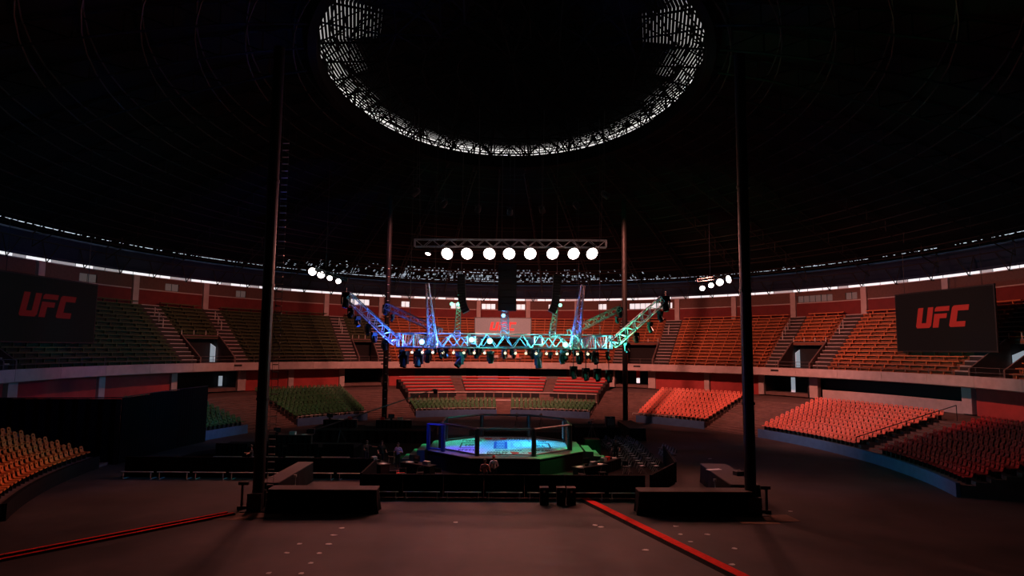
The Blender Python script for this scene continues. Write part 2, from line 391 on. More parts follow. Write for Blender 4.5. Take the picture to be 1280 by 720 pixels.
for si, (a, c_, k0, colr, where) in enumerate(USEC):
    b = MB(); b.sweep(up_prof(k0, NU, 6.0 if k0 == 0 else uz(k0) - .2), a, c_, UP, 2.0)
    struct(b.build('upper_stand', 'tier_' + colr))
    for k in range(k0, NU):
        z = uz(k); b = MB(); u0 = (k + .22) / NU; u1 = (k + .72) / NU
        b.sweep([(u0, z + .30), (u1, z + .30), (u1, z + .40), (u0, z + .40)], a + .25, c_ - .25, UP, 2.0)
        n = max(1, int((c_ - a) / 2.0))
        for i in range(n):
            t = a + .25 + (c_ - a - .5) * (i + .5) / n
            b.sweep([(u0 + .1 / NU, z), (u1 - .1 / NU, z), (u1 - .1 / NU, z + .30), (u0 + .1 / NU, z + .30)], t - .06, t + .06, UP, 1)
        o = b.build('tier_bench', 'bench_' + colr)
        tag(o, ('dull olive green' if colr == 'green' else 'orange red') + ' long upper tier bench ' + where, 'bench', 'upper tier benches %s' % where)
AIS = [(1.0, 4.0), (25.5, 28.3), (34.5, 37.2), (56.5, 59.6), (66.2, 68.4), (116.6, 119.4), (123.8, 126.6), (145.8, 148.6), (155.4, 158.3), (186.4, 189.4)]
for a, c_ in AIS:
    e = struct(bpy.data.objects.new('upper_stair', None)); C.objects.link(e)
    b = MB(); b.sweep(up_prof(0, NU, 6.0), a, c_, UP, 2.0); b.build('stair_base', 'tier_dark', e)
    for k in range(NU):
        b = MB(); b.sweep([(k / NU - .008, uz(k) - .07), ((k + .36) / NU, uz(k) - .07), ((k + .36) / NU, uz(k) + .02), (k / NU - .008, uz(k) + .02)], a + .12, c_ - .12, UP, 2)
        b.build('step', 'concrete', e)
for t, ks in ((157.4, (9, 10.5, 12)), (147.6, (9, 10.5, 12)), (125.2, (9, 10.5, 12)), (58.3, (10, 11)), (36.4, (8, 9.5, 11, 12)), (27.2, (9.5, 11))):
    h = thing('aisle_handrail', 'pale handrail posts on the upper stair at the ' + {157.4: 'left screen side', 147.6: 'left tunnel mouth', 125.2: 'far left blue lit truss', 58.3: 'far right green lit truss', 36.4: 'right tunnel mouth by the near column', 27.2: 'right screen side'}[t], 'handrail')
    for k in ks:
        p = UP(k / NU, t, uz(k)); b = MB(); b.tube(p, (p[0], p[1], p[2] + 1.0), .05, 5); b.build('post', 'white_trim', h)
    b = MB(); p = UP(ks[0] / NU, t, uz(ks[0]) + .98); q = UP(ks[-1] / NU, t, uz(ks[-1]) + .98); b.tube(p, q, .02, 4); b.build('rail', 'steel', h)
# tunnel mouths
for a, c_, lit in ((-4.9, 1.0, 1), (28.3, 34.5, 1), (59.6, 66.2, 0), (119.4, 123.8, 0), (148.6, 155.4, 1), (189.4, 193.0, 1)):
    if a == 189.4: a, c_ = 187.0, 189.4
    e = struct(bpy.data.objects.new('tunnel_mouth', None)); C.objects.link(e)
    for t in (a + .15, c_ - .15):
        b = MB(); n0 = len(b.v)
        b.sweep([(0.0, 6.3), (7.4 / NU, 6.3), (7.4 / NU, 9.6), (6.9 / NU, 9.6), (0.0, 7.0)], t - .13, t + .13, UP, 1)
        b.build('side_wall', 'step', e)
    b = MB(); b.sweep([(7.05 / NU, 9.15), (7.4 / NU, 9.15), (7.4 / NU, 9.6), (7.05 / NU, 9.6)], a, c_, UP, 2); b.build('lintel', 'step', e)
    b = MB(); b.sweep([(9.5 / NU, 6.2), (9.8 / NU, 6.2), (9.8 / NU, 9.4), (9.5 / NU, 9.4)], a, c_, UP, 2); b.build('back_wall', 'dark', e)
    b = MB(); b.sweep([(0, 6.25), (9.6 / NU, 6.25), (9.6 / NU, 6.36), (0, 6.36)], a, c_, UP, 2); b.build('tunnel_floor', 'step', e)
    b = MB(); b.sweep([(7.3 / NU, 9.15), (9.6 / NU, 9.15), (9.6 / NU, 9.25), (7.3 / NU, 9.25)], a, c_, UP, 2); b.build('tunnel_roof', 'dark', e)
    for k in range(4):
        p = UP(7.25 / NU, a + .3 + (c_ - a - .6) * k / 3, 9.6); b = MB(); b.tube(p, (p[0], p[1], p[2] + .5), .05, 5); b.build('post', 'white_trim', e)
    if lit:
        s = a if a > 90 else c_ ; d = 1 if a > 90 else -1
        b = MB(); b.sweep([(7.4 / NU, 6.4), (9.4 / NU, 6.4), (9.4 / NU, 8.6), (7.4 / NU, 8.2)], s + d * .5 - .05, s + d * .5 + .05, UP, 1); b.build('glow_reveal', 'corridor_glow', e)  # added glowing pane, stands for daylight on the tunnel wall
# control desk on the balcony, middle
t = thing('control_desk', 'small cluttered control desk with pale cases behind the balcony rail under the rig', 'desk', E(38.2, 40.8, 92.2, 6.3), R_(2.2))
b = MB(); b.box((0, 0, .72), (5.2, .5, .06)); b.build('desk_top', 'steel', t)
for x in (-2.4, 0, 2.4):
    b = MB(); b.box((x, 0, .345), (.08, .45, .69)); b.build('leg', 'black', t)
for x, w_, h_, k in ((-2.0, .5, .5, 'paper'), (-1.2, .7, .35, 'steel'), (-.2, .9, .28, 'plastic_black'), (.9, .6, .42, 'steel'), (2.0, .45, .62, 'seat_red')):
    b = MB(); b.box((x, 0, .75 + h_ / 2), (w_, .4, h_)); b.build('equipment_case', k, t)

# ------------------------------------------------------------------ upper wall, windows, daylight ribbon
uw = struct(bpy.data.objects.new('wall_upper', None)); C.objects.link(uw)
def UW(du, t, z): return E(47.0 + du, 51.0 + du, t, z)
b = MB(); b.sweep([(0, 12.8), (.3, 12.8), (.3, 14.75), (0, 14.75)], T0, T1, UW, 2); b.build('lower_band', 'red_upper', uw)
b = MB(); b.sweep([(-.08, 14.72), (.3, 14.72), (.3, 14.84), (-.08, 14.84)], T0, T1, UW, 2); b.build('ledge', 'concrete', uw)
WIN = [(163.9, 166.3, 0), (151.9, 154.0, 0), (141.0, 142.7, 0), (118.6, 122.6, 1), (110.8, 112.4, 1), (100.6, 102.6, 1), (93.6, 96.4, 1), (87.6, 90.2, 1), (81.2, 82.9, 1), (71.3, 72.9, 1), (58.6, 66.8, 1), (30.8, 36.4, 0), (27.0, 28.8, 0)]
PIL = (171.6, 158.6, 147.8, 126.8, 116.4, 97.0, 87.0, 77.2, 57.6, 47.2, 37.0, 25.8, 14.2, 3, -8, 183, 194)
edges = sorted([(a, c_) for a, c_, _ in WIN]); cur = T0; b = MB()
for a, c_ in edges + [(T1, T1)]:
    if a > cur: b.sweep([(0, 14.84), (.3, 14.84), (.3, 16.25), (0, 16.25)], cur, a, UW, 2)
    cur = c_
b.build('block_band', 'brick', uw)
for i, (a, c_, lit) in enumerate(WIN):
    e = struct(bpy.data.objects.new('window_%d' % (i + 1), None)); C.objects.link(e)
    n = max(1, int(round((c_ - a) / 1.0)))
    for k in range(n):
        t1 = a + (c_ - a) * k / n; t2 = a + (c_ - a) * (k + 1) / n
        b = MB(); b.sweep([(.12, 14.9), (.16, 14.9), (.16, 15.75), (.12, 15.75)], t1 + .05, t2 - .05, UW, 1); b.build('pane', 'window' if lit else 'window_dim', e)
    b = MB(); b.sweep([(.0, 15.75), (.3, 15.75), (.3, 16.25), (0, 16.25)], a, c_, UW, 1); b.sweep([(.0, 14.84), (.3, 14.84), (.3, 14.9), (0, 14.9)], a, c_, UW, 1); b.build('window_frame', 'brick', e)
for t in PIL:
    b = MB(); b.sweep([(-.35, 12.9), (.2, 12.9), (.2, 16.3), (-.35, 16.3)], t - .42, t + .42, UW, 1); b.build('pilaster', 'concrete', uw)
rb = struct(bpy.data.objects.new('window_ribbon', None)); C.objects.link(rb)
b = MB(); b.sweep([(.0, 16.64), (.3, 16.64), (.3, 16.9), (.0, 16.9)], T0, T1, UW, 2); b.build('head', 'bounce_blue', rb)
b = MB(); b.sweep([(-.1, 16.25), (.3, 16.25), (.3, 16.34), (-.1, 16.34)], T0, T1, UW, 2); b.build('sill', 'concrete', rb)
t = T0; i = 0
while t < T1:
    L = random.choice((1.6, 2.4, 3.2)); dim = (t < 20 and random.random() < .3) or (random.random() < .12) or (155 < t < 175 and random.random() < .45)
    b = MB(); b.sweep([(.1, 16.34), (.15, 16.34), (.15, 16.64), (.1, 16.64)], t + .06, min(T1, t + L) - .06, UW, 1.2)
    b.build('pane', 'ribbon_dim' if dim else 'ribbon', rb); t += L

# ------------------------------------------------------------------ roof
def RF(u, t, z):            # u 0 = eave, 1 = oculus ring
    a = 47.4 + (13.3 - 47.4) * u; bb = 51.4 + (18.3 - 51.4) * u
    x, y, _ = E(a, bb, t, z); return (x - 1.1 * u, y - 10.0 * u, z)
def rz_(u): return 16.78 + (27.2 - 16.78) * (1 - (1 - u) ** 1.55)
rf = struct(bpy.data.objects.new('ceiling', None)); C.objects.link(rf)
b = MB(); b.sweep([(0, 16.74), (.055, 18.6), (.05, 18.8), (-.01, 16.9)], 0, 360, RF, 3, caps=False); b.build('fascia', 'bounce_blue', rf)
us = [.055 + (1 - .055) * i / 14 for i in range(15)]
def rzz(u): return 18.65 + (27.4 - 18.65) * (1 - (1 - (u - .055) / .945) ** 1.35)
band0, band1 = .075, .20
prof_o = [(u, rzz(u)) for u in [band1 + (1 - band1) * i / 10 for i in range(11)]]
b = MB(); b.sweep(prof_o + [(u, z + .25) for u, z in reversed(prof_o)], 0, 360, RF, 3, caps=False); b.build('roof_shell', 'roof', rf)
# glazed louvre band of the lower roof: glazing behind staggered boards
gz = struct(bpy.data.objects.new('window_roof_band', None)); C.objects.link(gz)
b = MB(); b.sweep([(.055, rzz(.055) + .6), (band1, rzz(band1) + .6)], -28, 208, RF, 3, closed=False); b.build('glazing', 'glint', gz)
b = MB(); nb = 11; pitch = (band1 - .055) / nb; rnd = random.Random(21)
for i in range(nb):
    u = .055 + pitch * (i + .5); t = -28
    while t < 208:
        mid = max(0, 1 - abs(t - 98) / 45); patch = .5 + .5 * sin(t * .35 + i * .7) * sin(t * .13 + 1.3 * i)
        openp = (.75 if i == 0 else .6 if i == 1 else max(.0, .03 + .36 * mid - .012 * i)) * (.35 + patch)
        L = rnd.uniform(.12, .34); hw = pitch * (rnd.uniform(.12, .34) if rnd.random() < openp else .5)
        b.sweep([(u - hw, rzz(u - hw) + .23), (u + hw, rzz(u + hw) + .23), (u + hw, rzz(u + hw) + .25), (u - hw, rzz(u - hw) + .25)], t, t + L, RF, 3, caps=False); t += L
stuff(b.build('louvre_boards', 'roof', gz))
# radial trusses and purlin rings
for k in range(36):
    t = k * 10 + 4
    b = MB(); zs = [(u, rzz(u) - .15) for u in [.06 + .93 * i / 12 for i in range(13)]]
    top = [RF(u, t, z) for u, z in zs]; bot = [RF(u, t, z - 1.25) for u, z in zs]
    b.path(top, .07, 4).path(bot, .07, 4)
    for i in range(12): b.tube(top[i], bot[i + 1], .04, 4).tube(bot[i], top[i], .04, 4)
    struct(b.build('roof_truss', 'rooftube'))
for i in range(11):
    u = .09 + .88 * i / 10; z = rzz(u) - .25
    b = MB(); b.path([RF(u, t, z) for t in range(0, 361, 5)], .06, 4)
    b.path([RF(u, t, z - 1.1) for t in range(0, 361, 5)], .05, 4)
    struct(b.build('roof_purlin', 'rooftube'))
br = struct(bpy.data.objects.new('eave_bracing', None)); C.objects.link(br)
for k in range(int((T1 - T0) / 5)):
    t = T0 + 2 + k * 5; p = UW(-.25, t, 16.2)
    for dt in (-1.1, 1.1):
        b = MB(); q = RF(.04, t + dt, 18.0); b.tube(p, q, .06, 4); b.build('brace', 'rooftube', br)
# oculus: ring beam, louvred polygonal lantern, lattice under it
oc = struct(bpy.data.objects.new('window_oculus', None)); C.objects.link(oc)
OX, OY, OZ, OR, OS = -1.1, -10.0, 27.4, 12.9, 1.38
def OC(r, t, z): t = R_(t); return (OX + r * cos(t), OY + r * OS * sin(t), z)
b = MB(); b.sweep([(OR, OZ - 1.1), (OR + .5, OZ - 1.1), (OR + .5, OZ + .05), (OR, OZ + .05)], 0, 360, OC, 5, caps=False); b.build('ring_beam', 'roof', oc)
NS = 20; R_OUT, R_IN = 14.3, 3.2
def lan_z(r): return OZ + 1.3 + (R_OUT - r) * .15
def poly_ring(b, prof):
    n = NS; k = len(prof); V = []
    for i in range(n):
        t = 2 * pi * (i + .5) / n; V += [(OX + r * cos(t), OY + r * OS * sin(t), z) for r, z in prof]
    F = [(i * k + j, ((i + 1) % n) * k + j, ((i + 1) % n) * k + (j + 1) % k, i * k + (j + 1) % k) for i in range(n) for j in range(k)]
    b.add(V, F)
b = MB(); nsl = 50
for i in range(nsl):
    r = R_OUT - (R_OUT - R_IN) * i / nsl; z = lan_z(r); pit = (R_OUT - R_IN) / nsl
    f = min(1, (R_OUT - r) / 5.2); wd = pit * (.46 + .535 * f ** .8); hh = .032 + .05 * f
    poly_ring(b, [(r, z - .02), (r - wd, z + wd * .15 - .02), (r - wd, z + wd * .15 + hh), (r, z + hh)])
stuff(b.build('louvre_blades', 'roof', oc))
b = MB(); poly_ring(b, [(R_OUT + .2, lan_z(R_OUT) + .5), (R_IN + 3.0, lan_z(R_IN + 3.0) + .5), (R_IN + 3.0, lan_z(R_IN + 3) + .55), (R_OUT + .2, lan_z(R_OUT) + .55)]); b.build('glazing', 'sky', oc)
b = MB(); poly_ring(b, [(R_IN + 3.2, lan_z(R_IN + 3.2) + .3), (.1, lan_z(.1) + .3), (.1, lan_z(.1) + .5), (R_IN + 3.2, lan_z(R_IN + 3.2) + .45)]); b.build('crown_cap', 'roof', oc)
b = MB(); poly_ring(b, [(R_OUT + .1, OZ + .0), (R_OUT + .15, OZ + .0), (R_OUT + .15, lan_z(R_OUT) + .5), (R_OUT + .1, lan_z(R_OUT) + .5)]); b.build('clerestory_glazing', 'clear', oc)
# rafters and lattice
for i in range(NS):
    t = 2 * pi * (i + .5) / NS; b = MB()
    p = lambda r, dz=0: (OX + r * cos(t), OY + r * OS * sin(t), lan_z(r) - .25 + dz)
    b.tube(p(R_OUT), p(.3), .09, 4).tube(p(R_OUT, -1.3), p(.3, -1.6), .07, 4)
    for k in range(7):
        r = R_OUT - 2 * k; b.tube(p(r, -1.35), p(max(.3, r - 2)), .045, 4)
    b.build('rafter', 'roof', oc)
b = MB()
nodes_t = []; nodes_b = []
for j, r in enumerate((12.2, 9.8, 7.4, 5.0)):
    n = 20
    nodes_t.append([OC(r, (i + .5 * (j % 2)) * 360 / n, lan_z(r) - .4) for i in range(n)])
    nodes_b.append([OC(r - 1.1, (i + .5 + .5 * (j % 2)) * 360 / n, lan_z(r) - 2.2) for i in range(n)])
for j in range(4):
    T_, B_ = nodes_t[j], nodes_b[j]
    for i in range(20):
        i1 = (i + 1) % 20
        b.tube(T_[i], T_[i1], .055, 4).tube(B_[i], B_[i1], .055, 4).tube(T_[i], B_[i], .045, 4).tube(T_[i1], B_[i], .045, 4)
        if j < 3:
            b.tube(B_[i], nodes_t[j + 1][i], .045, 4).tube(B_[i], nodes_t[j + 1][i1], .045, 4).tube(B_[i], nodes_b[j + 1][i], .05, 4).tube(B_[i], nodes_b[j + 1][i1], .045, 4)
stuff(b.build('space_frame', 'roof', oc))
b = MB(); rnd = random.Random(9)
for rr, nn, ra in ((14.0, 72, .055), (13.5, 56, .07), (13.0, 84, .05)):
    for i in range(nn):
        t1, t2 = 360 * i / nn, 360 * (i + 1) / nn; lo, hi = OZ + .0, lan_z(rr) + .1
        b.tube(OC(rr, t1, lo if i % 2 else hi), OC(rr, t2, hi if i % 2 else lo), ra, 4)
        if rnd.random() < .6: b.tube(OC(rr, t1, lo), OC(rr, t1, hi), ra * .9, 4)
        if rnd.random() < .35: b.tube(OC(rr, t1, lo), OC(rr - 1.6, t1 + rnd.uniform(-6, 6), hi + .4), ra, 4)
        b.tube(OC(rr, t1, OZ + .55), OC(rr, t2, OZ + .55), ra * .8, 4)
stuff(b.build('clerestory_lattice', 'roof', oc))

# ------------------------------------------------------------------ seats
def seat_parts():
    back = MB()
    def bk(x, z): return (x, -.19 - (z - .42) * .20 + .10 * x * x * 4, z)
    outl = [(-.20, .42), (-.205, .62), (-.19, .74), (-.14, .81), (0, .83), (.14, .81), (.19, .74), (.205, .62), (.20, .42)]
    slot = [(-.06, .42), (-.075, .66), (-.075, .68), (-.06, .72), (0, .725), (.06, .72), (.075, .68), (.075, .66), (.06, .42)]
    slot[0] = (-.075, .63); slot[-1] = (.075, .63)
    V = []; k = len(outl)
    for dy in (0, -.03):
        V += [tuple(Vector(bk(x, z)) + Vector((0, dy, 0))) for x, z in outl] + [tuple(Vector(bk(x, z)) + Vector((0, dy, 0))) for x, z in slot]
    n2 = 2 * k; F = []
    for i in range(k - 1):
        F += [(i, i + 1, k + i + 1, k + i)[::-1], (n2 + i, n2 + i + 1, n2 + k + i + 1, n2 + k + i), (i, i + 1, n2 + i + 1, n2 + i), (k + i, n2 + k + i, n2 + k + i + 1, k + i + 1)]
    F += [(0, k, 2 * k - 1, k - 1)[::-1], (n2, n2 + k, n2 + 2 * k - 1, n2 + k - 1), (0, k - 1, n2 + k - 1, n2), (k, n2 + k, n2 + 2 * k - 1, 2 * k - 1)]
    back.add(V, F)
    pan = MB(); pan.box((0, .03, .415), (.42, .40, .05)); pan.box((0, .235, .40), (.40, .03, .07)); pan.box((0, -.17, .445), (.42, .05, .07))
    brk = MB(); brk.box((0, -.02, .2), (.06, .26, .40)); brk.box((0, -.02, .02), (.22, .30, .03))
    return back, pan, brk
BK, PN, BR = seat_parts()
def whole_seat(matname):
    b = MB()
    for p, i in ((BK, 0), (PN, 0), (BR, 1)): b.cur = i; b.add(p.v, p.f)
    return b.mesh('stadium_seat', [matname, 'black'])
def in_view(p):
    d = Vector(p) - m.translation; z = d.dot(fw); return z > 1 and abs(d.dot(r2) / z * 789.5) < 900 and abs(d.dot(u2) / z * 789.5) < 560
def seat_spots(a, c_, rows, rf_, zf, gap=.53, off=.5, yaw=0.0):
    for k in rows:
        r = rf_(k) + off; n = int(((Vector(LOW(r, c_, 0)) - Vector(LOW(r, a, 0))).length * (1 + R_(c_ - a) ** 2 / 24) - .2) / gap)
        for i in range(n):
            t = a + (c_ - a) * ((i + .5) / n); P = LOW(r, t, zf(k))
            if in_view(P): yield P, R_(t + 90) + yaw + random.uniform(-.05, .05)
def place_seats(spots, matname, label, group, limit=300, name='stadium_seat', rest_label=None):
    """the spots that show largest become seats of their own, the rest one stuff object"""
    cp = Vector((-1.36, -53.7, 8.22)); spots = sorted(spots, key=lambda s: (Vector(s[0]) - cp).length)
    me = whole_seat(matname)
    for p, rz in spots[:limit]:
        tag(ob(name, me, None, p, rz), label, 'seat', group)
    rest = spots[limit:]
    if rest:
        src = MB()
        for p_, i in ((BK, 0), (PN, 0), (BR, 1)): src.cur = i; src.add(p_.v, p_.f)
        b = MB()
        for p, rz in rest:
            c_, s_ = cos(rz), sin(rz); o = len(b.v)
            b.v += [(p[0] + x * c_ - y * s_, p[1] + x * s_ + y * c_, p[2] + z) for x, y, z in src.v]
            b.f += [tuple(i + o for i in f) for f in src.f]; b.mi += src.mi
        stuff(b.build(name + '_rest', [matname, 'black']), rest_label or 'the remaining seats: ' + label, 'seat')
place_seats(list(seat_spots(6.1, 27.1, range(NROW), row_r, row_z)), 'seat_red', 'bright orange red plastic seat in the lower block below the long dark window', 'bright red seats below the long window', 240, 'red_stadium_seat', 'remaining bright red seats below the long dark window')
place_seats(list(seat_spots(39.8, 56.6, range(NROW), row_r, row_z)), 'seat_red', 'bright orange red plastic seat in the lower block nearest the hanging red sign', 'bright red seats of the far right block', 60, 'red_stadium_seat', 'remaining bright red seats near the hanging red sign')
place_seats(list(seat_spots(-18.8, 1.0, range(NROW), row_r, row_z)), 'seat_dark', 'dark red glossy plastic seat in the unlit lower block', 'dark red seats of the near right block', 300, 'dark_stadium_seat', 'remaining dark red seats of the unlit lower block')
place_seats(list(seat_spots(125, 142, range(NROW), row_r, row_z)), 'seat_green', 'dark green glossy plastic seat in the left block with the blue kerb wall', 'green seats of the left block', 140, 'green_stadium_seat', 'remaining dark green seats of the left block with the blue kerb')
place_seats(list(seat_spots(153.6, 164.5, range(NROW), row_r, row_z)), 'seat_green', 'dark green glossy plastic seat in the block beside the tall black curtain', 'green seats beside the black curtain', 110, 'green_stadium_seat', 'remaining dark green seats beside the tall black curtain')
csp = []
for a, c_ in ((68.3, 88.7), (92.2, 112.9)):
    csp += list(seat_spots(a, c_, range(4), lambda k: 27.45 + .82 * k, lambda k: .6 + .22 * k))
place_seats(csp, 'seat_green', 'dark green plastic seat in the low centre rows behind the cage', 'green seats of the low centre rows', 50, 'green_stadium_seat', 'remaining dark green seats of the low centre rows')
# near orange block with parts
proto = None; meb = BK.mesh('backrest', 'seat_orange'); mep = PN.mesh('seat_pan', 'seat_orange'); mer = BR.mesh('bracket', 'black')
osp = list(seat_spots(187.1, 211, range(NROW), row_r, row_z, gap=.6))
for p, rz in osp:
    t = thing('orange_stadium_seat', 'orange plastic seat with a slotted back in the block by the near left floor', 'seat', p, rz, 'orange seats of the near left block')
    ob('backrest', meb, t); ob('seat_pan', mep, t); ob('bracket', mer, t)
# front rails of the lower blocks
for a, c_, nm in ((68.5, 88.6, 'right half of the low centre rows'), (92.3, 112.7, 'left half of the low centre rows'), (125.3, 141.7, 'left green block'), (47, 57.5, 'far right red block')):
    t = thing('front_rail', 'thin pale rail on the blue kerb, ' + nm, 'railing')
    b = MB(); b.path([LOW(27.3, a + (c_ - a) * i / 10, 1.02) for i in range(11)], .03, 4); b.build('rail', 'white_trim', t)
    for i in range(6):
        p = LOW(27.3, a + (c_ - a) * i / 5, .8); b = MB(); b.tube(p, (p[0], p[1], 1.02), .025, 4); b.build('post', 'white_trim', t)
t = thing('stair_handrail', 'long dark sloping handrail between the bright red and the dark red seats', 'handrail')
b = MB(); p, q = LOW(27.6, 5.5, 1.6), LOW(36.4, 5.5, 4.1); b.tube(p, q, .035, 5); b.build('rail', 'black', t)
for k in range(5):
    u = k / 4; r = 27.6 + 8.8 * u; b = MB(); b.tube(LOW(r, 5.5, .05 + 2.8 * u), LOW(r, 5.5, 1.6 + 2.5 * u), .03, 5); b.build('post', 'black', t)
# black curtain in front of the left block
t = thing('black_curtain', 'tall plain black curtain hung before the left lower seats', 'curtain')
def pleat(b, p, q, z0, z1, amp=.08, n=60, th=.04):
    p = Vector(p); q = Vector(q); d = (q - p); nrm = Vector((-d.y, d.x, 0)).normalized(); V = []; F = []
    for side in (0, 1):
        for i in range(n + 1):
            c = p + d * (i / n) + nrm * (amp * sin(i * 2.1) + side * th); V += [(c.x, c.y, z0), (c.x, c.y, z1)]
    k = 2 * (n + 1)
    for i in range(n):
        a = 2 * i; F += [(a, a + 2, a + 3, a + 1), (k + a, k + a + 1, k + a + 3, k + a + 2), (a + 1, a + 3, k + a + 3, k + a + 1), (a, k + a, k + a + 2, a + 2)]
    F += [(0, 1, k + 1, k), (k - 2, 2 * k - 2, 2 * k - 1, k - 1)]
    return b.add(V, F)
CUR = [LOW(26.7, 164.4, 0)[:2], LOW(26.7, 171, 0)[:2], LOW(26.7, 178, 0)[:2], LOW(26.7, 184.5, 0)[:2], LOW(38.0, 184.5, 0)[:2]]
for i in range(len(CUR) - 1):
    b = MB(); pleat(b, (*CUR[i], 0), (*CUR[i + 1], 0), 0.02, 4.75 - (.0, .1, .2, .25)[i], n=40); b.build('drape_panel', 'drape', t)
b = MB(); b.path([(x, y, 4.8 - .07 * i) for i, (x, y) in enumerate(CUR)], .04, 5); b.build('drape_pipe', 'black', t)

# ------------------------------------------------------------------ screens with lettering
UFC = [[(0, 1), (.32, 1), (.32, .24), (.62, .24), (.62, 1), (.94, 1), (.94, .1), (.84, 0), (.08, 0), (0, .08)],
       [(1.06, .92), (1.14, 1), (1.9, 1), (1.9, .78), (1.06, .78)], [(1.06, .66), (1.8, .66), (1.8, .44), (1.40, .44), (1.40, 0), (1.06, 0)],
       [(2.06, .92), (2.16, 1), (2.98, 1), (2.98, .75), (2.40, .75), (2.40, .25), (2.9, .25), (2.9, 0), (2.10, 0), (2.02, .08)]]
def screen(loc, rz, wd, ht, smat, lmat, lh, label, dz=.15):
    t = thing('projection_screen', label, 'screen', loc, rz)
    b = MB(); b.box((0, .03, 0), (wd, .06, ht)); b.build('screen_panel', smat, t)
    b = MB()
    for c, d in (((0, .05, ht / 2 + .06), (wd + .24, .14, .12)), ((0, .05, -ht / 2 - .06), (wd + .24, .14, .12)), ((-wd / 2 - .06, .05, 0), (.12, .14, ht)), ((wd / 2 + .06, .05, 0), (.12, .14, ht))): b.box(c, d)
    b.build('frame', 'black', t)
    for x in (-wd * .4, wd * .4):
        b = MB(); b.tube((x, .06, ht / 2 + .1), (x, .06, ht / 2 + 4.2), .03, 4); b.build('hanging_cable', 'black', t)
    for g in UFC:
        b = MB(); b.prism([((x + .22 * y - 1.6) * lh, (y - .5) * lh + dz) for x, y in g], 0, .02, fn=lambda x, y, z: (x, -z, y)); b.build('letter', lmat, t)
    return t
screen((-39.75, -.2, 11.15), R_(90) - .04, 11.4, 5.3, 'screen', 'ufc_dim', 1.95, 'large dark hanging screen with dim red UFC letters before the green benches', .35)
screen((39.45, 4.9, 11.35), R_(-90) + .13, 11.2, 5.6, 'screen', 'ufc', 1.95, 'large dark hanging screen with bright red UFC letters before the orange benches', .35)
screen((-1.65, 39.4, 11.5), 0, 8.2, 2.7, 'screen_mid', 'ufc_mid', 1.25, 'small grey screen with red UFC letters behind the hanging light rig')

# ------------------------------------------------------------------ fighting cage
OCX, OCY = -1.23, -6.2; AP = 4.57; ZC = 1.2; VR = AP / cos(pi / 8)
cg = thing('fighting_cage', 'eight sided fighting cage with lit blue canvas and black padded posts', 'fighting cage', (OCX, OCY, 0))
def octo(r): return [(r * cos(pi / 8 + k * pi / 4), r * sin(pi / 8 + k * pi / 4)) for k in range(8)]
b = MB(); b.prism(octo(VR + .95), .02, ZC - .08); b.build('platform', 'drape', cg)
ap_in, ap_out = octo(VR + .12), octo(VR + 1.0)
for k in range(8):
    k1 = (k + 1) % 8; b = MB(); b.prism([ap_in[k], ap_in[k1], ap_out[k1], ap_out[k]], ZC - .08, ZC - .02); b.build('apron', 'apron', cg)
mt_ = MB().prism(octo(VR + .05), ZC - .1, ZC).build('mat', 'canvas', cg)
def flat(name, poly, matn, z=ZC + .004):
    b = MB(); b.prism(poly, ZC, z); b.build(name, matn, mt_)
def bars(x0, y0, x1, y1, n, matn, name='lettering', seed=1):
    """unreadable printed line: letter-like strokes in one flat print"""
    rnd = random.Random(seed); b = MB(); wd = (x1 - x0) / n
    for i in range(n):
        a = x0 + wd * i; h = y1 - y0
        b.prism([(a, y0), (a + wd * .28, y0), (a + wd * .28, y1), (a, y1)], ZC, ZC + .004)
        if rnd.random() < .8: b.prism([(a + wd * .28, y1 - h * .28), (a + wd * .8, y1 - h * .28), (a + wd * .8, y1), (a + wd * .28, y1)], ZC, ZC + .004)
        if rnd.random() < .6: b.prism([(a + wd * .28, y0), (a + wd * .8, y0), (a + wd * .8, y0 + h * .26), (a + wd * .28, y0 + h * .26)], ZC, ZC + .004)
        if rnd.random() < .5: b.prism([(a + wd * .56, y0 + h * .2), (a + wd * .8, y0 + h * .2), (a + wd * .8, y1 - h * .2), (a + wd * .56, y1 - h * .2)], ZC, ZC + .004)
    b.build(name, matn, mt_)
def bow(x, y, s, red='ink_red'):
    flat('emblem', [(x - 1.0 * s, y + .55 * s), (x - .25 * s, y + .3 * s), (x + .25 * s, y + .3 * s), (x + 1.0 * s, y + .55 * s), (x + .8 * s, y - .55 * s), (x + .25 * s, y - .3 * s), (x - .25 * s, y - .3 * s), (x - .8 * s, y - .55 * s)], red, ZC + .004)
    flat('emblem_centre', [(x - .36 * s, y - .25 * s), (x + .36 * s, y - .25 * s), (x + .28 * s, y + .4 * s), (x - .28 * s, y + .4 * s)], 'canvas', ZC + .007)
    flat('emblem_star', [(x - .14 * s, y + .05 * s), (x + .14 * s, y + .05 * s), (x, y + .26 * s)], 'ink_dark', ZC + .009)
bow(1.25, -3.4, .95); bars(-1.25, -3.95, .2, -2.95, 7, 'ink_dark', seed=3); bars(-.7, -2.55, 1.2, -2.1, 11, 'ink_blue', seed=4)
bow(-.75, 3.45, .95); bars(.3, 2.95, 1.9, 3.95, 8, 'ink_dark', seed=5); bars(-.95, 2.25, 1.2, 2.7, 11, 'ink_blue', seed=6)
